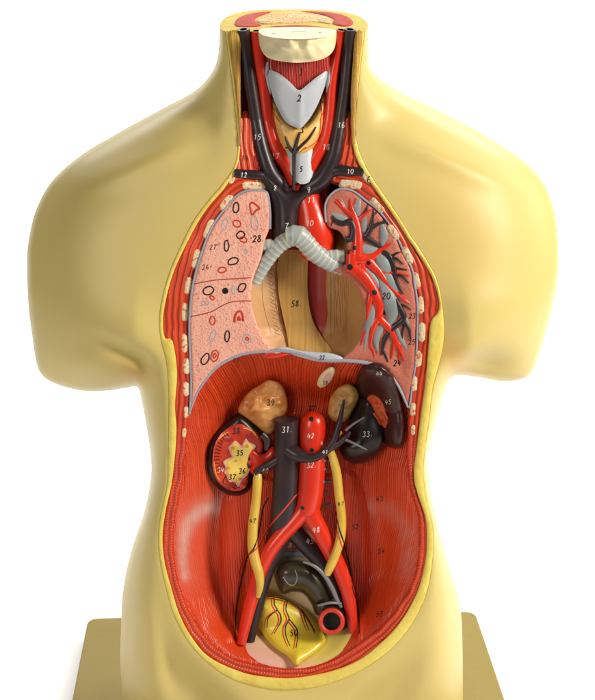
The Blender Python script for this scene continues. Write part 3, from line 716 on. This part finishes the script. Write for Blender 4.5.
re_ = [[(357,256,6),(358,240,5),(357,228,4.5),(354,217,3.6),(347,211,2.2),(335,201,.8)], [(355,217,3),(351.5,208,2),(350,199,.7)], [(357,221,2.6),(365,214,1.8),(373,208,.7)],
       [(349,255,6),(360,258,6.4),(369,257,5.4),(379,251,3.2),(391,243.5,.8)], [(366,258,6),(376,269,4.4),(384,272.5,2.6),(394,272.5,1.8),(409,276,.7)],
       [(348,266,6),(356,270,6.6),(364,277,6.6),(373,290,5.6),(379,306,5),(379,317,4.2),(389,328,3.5),(396,341,2.7),(404.5,361,.7)], [(371,294,3.4),(368.5,307,2.4),(367,321,.8)],
       [(379,317,3.6),(372.5,328,3),(370,348,.8)], [(395,340,2.3),(391,359,.7)], [(370,262,5),(379,272,3.6),(391,288,2.4),(408,303,.7)], [(352,254,5.6),(352,267,6)], [(362,262,4),(362,274,4)]]
tube('pulmonary_artery', [vt(p, .5) for p in re_], M['red'], lungR, nseg=12, flat=.6)
bl = [[(332,216,1),(336,221,2.4),(343,223.5,2.8),(350,221.5,3),(353.5,230,3.3),(351,239,3),(346,238,2),(347,243,2.4)], [(361,234,2.6),(370,240,3.1),(383,248,.9)], [(365,238,3),(371,227,2.4),(373.5,209,.8)], [(372,228,2.1),(379,223.5,1.6),(388,222.5,.7)],
      [(383,251,2),(390,257,2.4),(394,268,2.1),(396,280,2),(403,294,.7)], [(391,258,1.8),(397,259,1.4),(403,264,.7)], [(396,275,1.8),(402,276,1.4),(409,283,.7)],
      [(393,295,1),(399.5,307,2.6),(403.5,319,3),(393,328,3),(385,339,2.5),(381.5,355,.8)], [(403,318,2.1),(409,330,1.5),(410.5,340,.7)]]
tube('pulmonary_vein', [vt(p, .9) for p in bl], M['vein'], lungR, nseg=12, flat=.6)

# ---- organs of the abdomen
def lump(e, H, R, n=0., sc_=6., seed=0.):
    return lambda u, v, D: wall(u, v)+e+H*np.sqrt(1-(1-np.minimum(D/R, 1))**2)+n*vnoise(u, v, sc_, seed)*np.minimum(D/4, 1)
KL = [(240,413),(233,416),(221,428),(213,439),(209,450),(207.5,466),(210,478),(216,487),(228,495),(240,496),(249,491),(253,484),(254,477),(251,471),(257,464),(264,454),(267,444),(264,434),(256,426),(248,418)]
kl = relief('kidney', KL, lump(3, 15, 10), M['kid'], T_, step=2.2, skirt=20)
lab(kl, 'kidney cut open in a black capsule showing yellow star shaped centre')
kin = [(232,426),(222,433),(215,444),(212.5,458),(213.5,472),(219,483),(229,490),(239,491),(246,487),(248,480),(250,470),(256,461),(262,452),(263,443),(258,434),(250,429),(241,424)]
co = relief('kidney_cortex', kin, lambda u, v, D: wall(u, v)+18.3+2*np.minimum(D/2, 1)-1.2*ss(D,2,6)+.6*vnoise(u, v, 4), M['cortex'], kl, step=2, skirt=6)
pe = relief('renal_pelvis', [(228,447),(231,444),(235,440.5),(239,444),(242,446),(246,438.5),(249,442),(256,445),(254,450),(254,455),(249,457),(247,463),(250,469),(247,476),(242,480),(238,487),(235,482),(229,482),(226,475),(224,473),(225,467),(223,462),(227,459),(232,457),(230,452)],
            lambda u, v, D: wall(u, v)+19.6+2.8*np.minimum(D/2.5, 1)-1.8*gauss(u, v, 239, 462, 8, 14)+.8*vnoise(u, v, 4), M['pelv'], kl, step=1.6, skirt=5, rs=1.6, smooth=False)
for cx, cy, a_, b_ in ((251,435,6,3.6),(228,439,6,3),(221,466,3.4,5),(231,487,6,3.2),(244,484,3.2,4)):
    relief('medulla', [(cx+a_*math.cos(t), cy+b_*math.sin(t)) for t in np.linspace(0, 2*math.pi, 10)[:-1]], lambda u, v, D: wall(u, v)+19+1.4*np.minimum(D/2, 1), M['oes'], kl, step=1.6, skirt=5)
adr = relief('fat_cap', [(238,411),(243,399),(250,391),(258,386),(268,380),(276,381),(282,385),(287,398),(287,410),(281,420),(277,428),(270,434.5),(263,432),(256,426),(247,419)], lump(6, 17, 15, 6, 7), M['adr'], T_, step=2, skirt=20)
lab(adr, 'lumpy tan fatty cap above the cut kidney')
spl = relief('spleen', [(356,380),(361,368),(370,363),(381,363),(391,372),(397,386),(402,404),(404.5,428),(402,445),(395,449),(387,446),(380,436),(370,420),(360,400)], lump(6, 22, 20), M['spleen'], T_, step=2.4, skirt=20)
lab(spl, 'dark maroon organ behind the black kidney')
hil = relief('spleen_hilum', [(367,398),(374,394),(381,400),(386,409),(389,420),(385,428),(379,421),(373,411)], lump(24, 7, 5, 5, 4), M['orange'], spl, step=1.8, skirt=8)
for a_ in ([(368,399),(373,396),(379,399),(384,406)], [(371,402),(378,404),(384,411),(388,419)], [(374,407),(380,411),(385,419),(386,427)], [(372,411),(377,417),(381,424)]):
    tube('hilum_vessel', [(x, y, float(wall(np.array([x]), np.array([y]))[0])+29.5, r) for (x, y), r in zip(a_, (1.2, 1.7, 1.6, .8))], M['red'] if a_[0][0] % 2 else M['orange'], spl, nseg=8)
kr = relief('kidney', [(360,398),(367,396),(374,400),(379,409),(383,424),(384,440),(379,453),(369,461),(355,464),(344,459),(339,449),(342,440),(348,434),(347,426),(350,418),(355,408)], lump(12, 26, 20), M['kid'], T_, step=2.2, skirt=22)
lab(kr, 'whole black kidney in front of the maroon organ')
ad2 = relief('fat_cap', [(328,414),(329,402),(334,392),(341,386),(349,384),(356,388),(359,397),(355,408),(349,418),(341,423),(332,420)], lump(14, 18, 12, 4, 5), M['adr2'], T_, step=2, skirt=18)
lab(ad2, 'ochre gland beside the black kidney')
oe = relief('oesophagus_end', [(317,385),(319,377),(325,370),(332,366.5),(335,370),(332,379),(326,386),(320,388)], lump(4, 8, 3), M['cream'], T_, step=1.8, skirt=14)
relief('oesophagus_opening', [(322,382),(324,376),(330,371),(332,373),(329,380),(325,384)], lump(11.6, 1, 2), M['pink'], oe, step=1.8, skirt=4, paint=lambda u, v: u*0)
# vena cava and aorta
ivc = tube('inferior_vena_cava', [[(286.5,419,-42,12.8),(286.5,440,-42,13.2),(286.5,470,-43,13.6),(285,500,-44,14),(283,525,-47,14),(276,545,-50,12),(266,570,-51,9),(258,600,-49,8),(252,625,-46,7),(249,641,-42,6)]], V_, T_, nseg=24)
lab(ivc, 'thick dark vein with an open top end')
rim_ = ring_tube([(286.5+10.5*math.cos(t), 418.5+4*math.sin(t), -30+0*t, 1.5) for t in np.linspace(0, 2*math.pi, 16)[:-1]], closed=True, nseg=8)
tube('iliac_vein', [[(292,530,-50,10),(306,545,-51,9.5),(322,562,-51,9.5),(333,585,-50,9),(342,610,-48,8),(346,630,-44,6)]], V_, T_, nseg=18)
ao = tube('aorta', [[(312,412,-46,5),(312.5,417,-44,11),(313,425,-42,13.4),(313,445,-42,14),(312,470,-43,14),(310,495,-43,13.6),(306,512,-43,12.6)],
                    [(308,500,-43,11),(301,513,-41,9.5),(292,524,-39,8.6),(281,536,-38,8.2),(270,551,-37,7.8),(260,572,-37,7.4),(252,598,-36,7),(246,622,-34,6.2),(241.5,644,-31,4.6)],
                    [(308,500,-43,11),(312,516,-41,10),(320,531,-40,9.4),(330,550,-39,9),(339,568,-38,8.4),(347,590,-36,7.6),(351,612,-34,6.4),(354,638,-30,4.4)]], R_, T_, nseg=22)
lab(ao, 'bright red artery forking above the pelvis')
relief('renal_artery', [(248,456),(247,450),(252,447),(258,452),(264,454),(272,447),(277,450),(277,464),(268,467),(260,470),(254,475),(249,470),(252,465),(250,460)], lambda u, v, D: wall(u, v)+17+6.5*np.sqrt(1-(1-np.minimum(D/7, 1))**2), R_, kl, step=2, skirt=16)
tube('renal_vein', [[(280,458,-38,5),(270,464,-38,4.6),(262,468,-37,4),(254,473,-35,3)], [(262,434,-30,3.5),(267,440,-30,3.5),(266,450,-30,2)]], V_, kl)
rv = tube('renal_vein', [[(290,450,-36,9),(298,455,-30,7.5),(308,458,-27,5.4),(318,456,-26,4.6),(328,449,-27,4.4),(334,440,-29,4),(338,428,-32,3.4),(341,415,-33,2.4),(344,400,-34,1)], [(328,449,-27,4),(336,445,-28,3.6),(345,438,-26,3),(350,432,-28,2)]], V_, T_)
lab(rv, 'dark vein crossing the red artery to the black kidney')
tube('kidney_vessel', [[(346,430,-25,1.5),(352,425,-20,1.2),(358,421,-17,1),(364,417.5,-14,.6)], [(346,440,-24,1.5),(353,443,-18,1.2),(361,447,-14,1),(367,450,-12,.6)]], M['bowelg'], kr, nseg=8)
# ureters
uL = tube('ureter', [[(258,474,-40,4),(257.5,480,-38,4.8),(257,490,-38,4.8),(255.5,505,-38,5),(253,525,-38,5.2),(252.5,545,-36,5.4),(255,560,-32,5.4),(259,574,-28,5),(260,586,-28,4),(258,597,-30,2.4)]], M['yel'], T_)
lab(uL, 'yellow tube from the cut kidney to the bladder')
uR = tube('ureter', [[(331,441,-36,2.2),(337,436,-34,2.5),(341,432,-33,2)], [(330,450,-34,4),(334,462,-38,4.6),(337,475,-38,4.8),(339,495,-38,4.8),(341.5,515,-37,4.8),(341,535,-33,4.8),(336.5,552,-28,4.8),(331,565,-27,4.8),(327,574,-29,4)]], M['yel'], T_)
lab(uR, 'yellow tube from the black kidney crossing the red artery')
# pelvis
pv = relief('pelvic_floor', [(276,526),(316,526),(326,545),(340,580),(352,625),(350,640),(338,655),(318,665),(296,668.5),(274,667),(256,661),(245,648),(248,620),(256,590),(264,556)], lambda u, v, D: wall(u, v)+1.8*np.minimum(D/4, 1)+1,
            M['pink'], T_, step=2.6, skirt=5, paint=lambda u, v: np.clip(.85*np.exp(-((v-575)/25)**2)+1.5*gauss(u, v, 325, 640, 30, 26)+gauss(u, v, 262, 615, 18, 26), 0, 1))
lab(pv, 'pale pink and yellow pelvic floor')
relief('disc', [(266,552),(292,551.5),(320,552),(322,557),(294,557.5),(265,558)], lambda u, v, D: wall(u, v)+4+1.5*np.minimum(D/2, 1), M['blue'], pv, step=2, skirt=4)
sb = bvh_of(pv)
build('pelvic_vessel', strokes(sb, [[(271,550.5),(285,549),(300,548.5),(319,549)], [(293.5,528),(293,540),(293,550)]], 2.2), M['redp'], pv)
bw = relief('bowel', [(275,580),(275,570),(281,563.5),(292,560.5),(306,562),(318,569),(328,580),(336,594),(343,606),(340,616),(318,616),(311,604),(303,594),(292,592),(282,593.5)], lump(8, 22, 15), M['bowel'], T_, step=2.2, skirt=18)
lab(bw, 'dark olive bowel curving down to an open red ended tube')
tube('bowel_end', [[(326,600,-44,12),(330,612,-40,12.5),(331.5,621,-22,12.6)]], M['bowel'], bw, nseg=28, caps=False)
be_c = PR(331.5, 621.5, -20); 
def torus(c, R, r, ax, n=36, m=12):
    ax = Vector(ax).normalized(); x = ax.orthogonal().normalized(); y = ax.cross(x); V = []; Fc = []
    for i in range(n):
        a = 2*math.pi*i/n; e = x*math.cos(a)+y*math.sin(a)
        for k in range(m):
            b = 2*math.pi*k/m; V.append((Vector(c)+e*(R+r*math.cos(b))+ax*r*math.sin(b))[:])
    for i in range(n):
        for k in range(m): Fc.append((i*m+k, i*m+(k+1) % m, ((i+1) % n)*m+(k+1) % m, ((i+1) % n)*m+k))
    return V, Fc, [(0, 0)]*len(V)
def disc(c, R, ax, n=36):
    ax = Vector(ax).normalized(); x = ax.orthogonal().normalized(); y = ax.cross(x)
    V = [(Vector(c)+(x*math.cos(2*math.pi*i/n)+y*math.sin(2*math.pi*i/n))*R)[:] for i in range(n)]
    V += [(Vector(c)-ax*.012+(x*math.cos(2*math.pi*i/n)+y*math.sin(2*math.pi*i/n))*R*.9)[:] for i in range(n)]
    return V, [(i, (i+1) % n, n+(i+1) % n, n+i) for i in range(n)]+[tuple(range(n, 2*n))], [(0, 0)]*(2*n)
ax = (0, -CP, SP*1.2)
build('bowel_rim', [torus(be_c, 11.6*S, 2.5*S, ax)], M['redp'], bw)
build('bowel_opening', [disc(Vector(be_c)+Vector(ax)*.0005, 11*S, ax)], M['bowel'], bw)
tube('bowel_highlight', [[(303,562,-27,1),(314,566,-27,1.8),(324,575,-27,2.2),(332,588,-28,2.4),(337,600,-30,2.4),(341,607,-32,2)], [(283,577,-33,.5),(288,584,-31,.7),(294,585,-30,.7),(297,578,-29,.6),(295,570,-29,.5)], [(318,606,-27,1.2),(330,603,-26,1.6),(341,604,-30,1.4)]], M['bowelg'], bw, nseg=8)  # grey strips; the one along the right is a highlight built as shape
bd = relief('bladder', [(257,599),(266,595.5),(277,596),(290,601),(303,608),(313,617),(322,630),(325,641),(318,650),(308,658),(301,663),(298,666.5),(294,664),(288,657),(275,648),(264,636),(256,622),(254,609)], lump(6, 19, 24), M['blad'], T_, step=2.2, skirt=18)
lab(bd, 'yellow bladder with branching red and black vessels')
tube('bladder_tip', [[(293,652,-28,7),(296,659,-26,5),(298.5,665,-24,3.6),(299,668,-24,2.2)]], M['blad'], bd)
bb = bvh_of(bd)
blk = [[(257,597.5,1.4),(265,597,1.3),(273,597,1.2),(285,600),(298,607),(306,616),(311,624,.9),(315,632,.8)], [(274,598),(274.5,605),(277,610),(272,614),(268,619,.8),(267,628,.6)], [(277,610),(280,614),(281,621),(278,627,.7),(274,634,.6)], [(287,601),(286,610),(289,619),(285.5,627),(286,636,.8),(290,646,.6)],
       [(289,619),(294,625),(297,630),(297.5,638,.8),(296,648,.6)], [(302,610),(305,620,.8),(309,630,.6)]]
rdl = [[(p[0]-2.4, p[1]+.8)+tuple(p[2:]) for p in l] for l in blk[1:]]+[[(p[0], p[1]+2)+tuple(p[2:]) for p in blk[0][1:]]]
build('bladder_artery', strokes(bb, rdl, 1.7), M['redp'], bd)
build('bladder_vein', strokes(bb, blk, 1.5), M['black'], bd)

# gonadal vessels lie over what is behind them
allb = {o.name: (o, bvh_of(o)) for o in C.objects if o.type == 'MESH' and o.parent is not None and o.name not in ('back_shell',)}
def fronts(names): return [allb[n][1] for n in names if n in allb]
# (names of hosts)
def host_at(u, v):
    best = None
    for o, b in allb.values():
        h_ = hit(b, u, v)
        if h_ and (best is None or (h_[0]-CAMP).length < best[0]): best = ((h_[0]-CAMP).length, o, b)
    return best[1], best[2]
ALLB = [b for _, b in allb.values()]
g1 = [(268,498),(263,508),(261,520),(258,536),(254,548),(247,558),(243,572),(239,592),(236,615),(235,640)]
g2 = [(336,512),(339,528),(343,540),(347,555),(350,568),(353,590),(357,603),(359,618),(359,634)]
build('gonadal_vein', strokes(ALLB, [g1], 1.8), M['black'], T_); build('gonadal_vein', strokes(ALLB, [g2], 1.8), M['black'], T_)
build('gonadal_artery', strokes(ALLB, [[(x+(4 if y < 555 else -2.5), y+1) for x, y in [(297,489),(290,497),(280,509),(270,520),(262,531),(253,547),(244,562),(240,590),(236,620),(237,642)]]], 1.8), M['redp'], T_)
build('gonadal_artery', strokes(ALLB, [[(x-3, y) for x, y in g2]], 1.6), M['redp'], T_)
for l_ in ([(323,461),(330,460)], [(323,482),(331,480.5)], [(324,506),(331,504.5)], [(324,469),(328,469)], [(324,493),(328,493)]):
    build('lumbar_vein', strokes(ALLB, [l_], 3.4, flat=.8), M['bowelg'], T_)
# ------------------------------------------------------------------ marks painted on the parts
def paint_on(host, b, lines, m, width, **k): append(host, strokes(b, lines, width, **k), m)
def ell(cx, cy, w_, h_, a=0, n=12):
    a = math.radians(a); return [(cx+w_/2*math.cos(t)*math.cos(a)-h_/2*math.sin(t)*math.sin(a)+random.uniform(-.3,.3), cy+w_/2*math.cos(t)*math.sin(a)+h_/2*math.sin(t)*math.cos(a)+random.uniform(-.3,.3)) for t in np.linspace(0, 2*math.pi, n+1)[:-1]]
lb = allb[lungL.name][1]
def A(x, y): return 170+x*.2353, 170+y*.2353
def B_(x, y): return 170+x*.2353, 270+y*.2353
K, RP, GP = M['black'], M['redp'], M['greyp']
rings_ = [(A, 280,160,24,44,5,K),(A,285,228,34,28,25,RP),(A,360,225,30,58,-8,GP),(A,300,276,34,30,-30,K),(A,312,296,32,22,20,RP),(A,240,322,20,48,0,K),(A,268,388,46,28,-18,K),(A,222,425,36,22,-12,RP),(A,234,230,20,50,15,GP),(A,323,345,14,18,0,GP),
          (B_,163,88,46,34,-15,K),(B_,178,118,22,14,30,RP),(B_,270,85,12,34,0,GP),(B_,306,75,28,40,35,K),(B_,150,140,32,16,0,GP),(B_,180,215,22,36,0,RP),(B_,182,280,20,50,20,GP),(B_,243,282,20,50,5,K),(B_,328,292,36,36,0,GP),(B_,328,292,12,12,0,RP),(B_,150,378,28,50,30,K),(B_,190,365,30,46,10,RP),(B_,190,364,12,22,10,RP)]
for f, x, y, w_, h_, a, m in rings_:
    cx, cy = f(x, y); paint_on(lungL, lb, [ell(cx, cy, w_*.2353, h_*.2353, a)], m, 1.5 if m is not GP else 1.2, closed=True)
paint_on(lungL, lb, [[A(340,145),A(352,138),A(380,162),A(365,172),A(350,190),A(343,170)], ], RP, 2.0, closed=True)
paint_on(lungL, lb, [[B_(275,222),B_(275,200),B_(285,180),B_(300,176),B_(308,190),B_(312,218)], [B_(288,215),B_(292,198),B_(300,215)]], RP, 2.4)
fis = mat('fissure_red', (.42, .05, .03), .45)
paint_on(lungL, lb, [[B_(90,62),B_(140,52),B_(200,42),B_(280,37),B_(345,33)], [B_(86,198),B_(130,190),B_(180,175),B_(225,150),B_(270,134),B_(345,131)]], fis, 1.1)
def dots(host, pts, m, r): 
    b = allb[host.name][1] if host.name in allb else bvh_of(host)
    ch = []
    for u, v, k in pts:
        h_ = hit(b, u, v)
        if not h_: continue
        co_, no_ = h_; x = no_.orthogonal().normalized(); y = no_.cross(x); n = 18; V = []
        for lift, rr in ((0.0, 1.0), (.25, 1.0), (.35, .8)):
            V += [(co_+no_*lift*S+(x*math.cos(2*math.pi*i/n)+y*math.sin(2*math.pi*i/n))*r*k*rr*S)[:] for i in range(n)]
        Fc = [(j*n+i, j*n+(i+1) % n, (j+1)*n+(i+1) % n, (j+1)*n+i) for j in range(2) for i in range(n)]+[tuple(range(2*n, 3*n))]
        ch.append((V, Fc, [(0, 0)]*len(V)))
    append(host, ch, m)
dots(lungL, [(225.3,290.8,1)], K, 3.2)
for u, v, k in ((354.5,248,1),(349.5,252,1),(350,267,1.4),(368.5,263,1),(374.5,292.5,1.2),(385,312.6,1.2)):
    h_, b_ = host_at(u, v); dots(h_, [(u, v, k)], K, 2.2)
dots(ao, [(311.5,419,1),(312,450,.9),(302.5,508,.9)], K, 2.5)
# holes at the cut ends of the bronchi, on the kidney's vessels
h_, b_ = host_at(263, 254); dots(h_, [(264,253,1),(259,262,.9)], K, 2.0)
dots(kl.children[0] if False else co, [(249,458,1),(248,466,1)], K, 2.4)
cb = allb[co.name][1]
tk = []
for k in range(13):
    a = math.radians(155+k*7); cx, cy = 238, 458
    tk.append([(cx+24*math.cos(a), cy+31*math.sin(a)), (cx+18.5*math.cos(a), cy+25*math.sin(a))])
paint_on(co, cb, tk, K, 1.1)
paint_on(co, cb, [[(226,476),(223,482),(229,486),(236,489)],[(232,484),(240,488)]], K, 1.2)
pe_out = [(228,447),(231,444),(235,440.5),(239,444),(242,446),(246,438.5),(249,442),(256,445),(254,450),(254,455)]
pe2 = [(250,469),(247,476),(242,480),(238,487),(235,482),(229,482),(226,475),(224,473),(225,467),(223,462),(227,459),(232,457),(230,452),(228,447)]
org = mat('paint_orange', (.80, .34, .03), .4)
dots(pe, [(233,448,.8),(247,446,.8),(229,468,.7),(240,479,.7),(236,461,.6)], org, 2.4)
paint_on(co, cb, [[(218,440),(222,436),(228,432)],[(214,462),(216,474),(220,481)],[(243,428),(252,431),(258,438)],[(252,476),(249,484),(243,488)]], org, 1.6, taper=True)
pinkp = mat('paint_pink', (.80, .42, .42), .4)
paint_on(pe, [allb[pe.name][1]], [[(x+(239-x)*.05, y+(462-y)*.04) for x, y in pe_out], [(x+(239-x)*.05, y+(462-y)*.04) for x, y in pe2]], pinkp, 2.0, step=.7)
# wood like lines of the mediastinum
lp, rp_ = allb[pl.name][1], allb[pr.name][1]
ln = [[(264,268),(262,290),(265,312),(272,335)], [(276,268),(275,295),(279,320),(286,342)]]
for k in range(9):
    y = 268+k*7.5; x0 = np.interp(y, [268,335], [266,274]); ln.append([(x0, y), (x0+4, y+3), (x0+6, y), (x0+9, y+4)]); ln.append([(x0+1, y+4), (x0+3.5, y+5.5), (x0+7, y+7)])
paint_on(pl, lp, ln, M['line'], .55, taper=True)
ln = []
for k in range(12):
    x = 330+k*1.7; y0 = random.uniform(270, 285); y1 = random.uniform(315, 345)
    ln.append([(x, y0), (x+random.uniform(-1,1.5), y0+15), (x+random.uniform(-1,2), (y0+y1)/2+8), (x+random.uniform(-1,2), y1)])
paint_on(pr, rp_, ln, M['line'], .5, taper=True)
# fine vessels on the gland
tb = allb[thy.name][1]
paint_on(thy, tb, [[(320,99),(321.5,108),(321,117),(318,139),(305,149)],[(321,117),(325,108),(327,98)],[(318,138),(323,146)]], RP, 1.9, taper=True)
paint_on(thy, tb, [[(272,110),(277,118),(282,125)],[(274,124),(277,136),(283,147)],[(300,152),(306,147)],[(275,113),(272,104)]], RP, 1.2, taper=True)
hbf = allb[bf.name][1]
dots(bf, [(274,33.5,1),(320,32.5,.9)], M['bowelg'], 1.5); paint_on(bf, hbf, [[(292,32),(300,31.5),(307,32)]], M['bowelg'], 1.4, flat=.3)
dots(nks, [(243,30,1),(279,28.5,1),(350,29.5,1),(341,30,.8)], K, 2.6)
for u_, v_ in ((243.5,29.2),(350,29.2),(256.5,30.5),(341,29.6)):
    h_, b_ = host_at(u_, v_); dots(h_, [(u_, v_, 1)], M['hole'], 3.4)
# ---- numbers, hand lettered
G = {'0':[[(.5,0),(.15,.25),(.1,.7),(.45,1),(.8,.75),(.85,.3),(.5,0)]], '1':[[(.3,.2),(.55,0),(.45,1)]], '2':[[(.15,.25),(.45,0),(.8,.2),(.55,.6),(.1,1),(.5,.92),(.9,.98)]],
     '3':[[(.15,.08),(.5,0),(.8,.18),(.45,.45),(.8,.65),(.6,.98),(.1,.9)]], '4':[[(.4,0),(.1,.6),(.9,.55)],[(.7,.25),(.55,1)]], '5':[[(.9,.02),(.35,.02),(.25,.45),(.65,.4),(.8,.7),(.5,1),(.1,.92)]],
     '6':[[(.7,0),(.25,.4),(.15,.8),(.45,1),(.8,.8),(.65,.52),(.25,.65)]], '7':[[(.1,.1),(.5,.08),(.95,.02),(.6,.5),(.4,1)]], '8':[[(.75,.15),(.45,0),(.2,.2),(.5,.45),(.8,.75),(.5,1),(.15,.8),(.45,.48),(.75,.15)]],
     '9':[[(.8,.2),(.45,0),(.15,.25),(.4,.5),(.78,.25),(.7,.6),(.45,1)]], 'E':[[(.8,0),(.25,.03),(.2,.95),(.8,.97)],[(.22,.48),(.65,.46)]], '.':[[(.2,.9),(.35,.97)]], '-':[[(.1,.5),(.8,.5)]], 'I':[[(.5,0),(.45,1)]]}
def number(txt, u, v, col, hh=6.6, wd=1.15, slant=.18, tilt=0):
    try: host, b = host_at(u, v)
    except TypeError: return
    wch = hh*.62; x0 = u-wch*(len(txt)*1.18-.18)/2; lines = []
    for i, c in enumerate(txt):
        for ln in G[c]:
            pts = []
            for x, y in ln:
                px = x0+i*wch*1.18+x*wch+(1-y)*slant*hh*.6; py = v-hh/2+y*hh
                py += (px-u)*math.tan(math.radians(tilt)); pts.append((px+random.uniform(-.15,.15), py+random.uniform(-.15,.15)))
            lines.append(pts)
    ch = []
    for l in lines: ch += strokes(ALLB, [l], wd, step=.7, flat=.3)
    append(host, ch, M[col])
for a in [('1',301,72,'black',8,1.5),('2',299,98,'black',7.5,1.4),('3',302,130,'black',6,1.5),('5',301,169,'black',5.5,1.3),('14',245,158,'black',6,1.0),('28.',259,238.5,'black',7,1.4),('-',251,238,'black',5,.9),('27.',214.5,247,'black',5.5,.9),('26-',207,267,'black',5.5,.9),
          ('58.',297,303.5,'black',6.5,1.2),('25',236,360,'black',5,1.0),('22',322,357.5,'black',4.5,1.0),('20',386,296,'black',7,1.3),('23',412,316,'black',5.5,1.1),('25',411.5,342,'black',5.5,1.1),('24',397,363,'black',6.5,1.4),('E',368.5,179.5,'black',6,1.2),
          ('39.',272.5,402.5,'black',6.5,1.3),('38',236,431,'black',6.5,1.4),('35',239.5,453,'black',5.5,1.4),('37',232,477,'black',5.5,1.4),('36',242,471,'black',5.5,1.3),('38',325,383,'black',4.5,1.1),('37',311.5,408.5,'black',6,1.4),('47',252.5,521,'black',5,1.1),('47',340.5,504,'black',5,1.0),
          ('50',293.5,633,'black',6.5,1.2),('43',379.5,499,'black',5.5,1.0),('52',355,527,'black',5.5,1.0),('54',381,551,'black',5.5,1.0),('55',379.5,614,'black',5.5,1.2),
          ('34',220.5,470,'white',5.5,1.1),('12',243.5,175,'white',5.5,1.0),('8',275,188,'white',5.5,.9),('7',286,226,'white',6.5,1.0),('9',308.5,190,'white',6,1.1),('11',311,200,'white',6,1.0),('10',309.5,223,'white',6,.9),('15',257,137,'white',6,.8),('17',275,156,'white',6,.8),('16',341,125,'white',6,.8),('18',326,147,'white',6,.9),('10',350,171.5,'white',5.5,.9),
          ('31.',287.5,429.5,'white',6.5,1.0),('42',310.5,436,'white',5.5,1.0),('41',323.5,443.5,'white',5,.9),('41',325,452,'white',4.5,.8),('32.',312,465,'white',6,1.0),('33.',368,434,'white',6,.9),('44',379,374,'white',5,.6),('45',388,402,'white',5,.6),('48',316,530,'white',6,1.1),('45.',312,541,'white',6,1.0),('40.',267,471,'white',5,.8)]:
    number(a[0], a[1], a[2], a[3], a[4]*.9, a[5]*.85, tilt=-4)
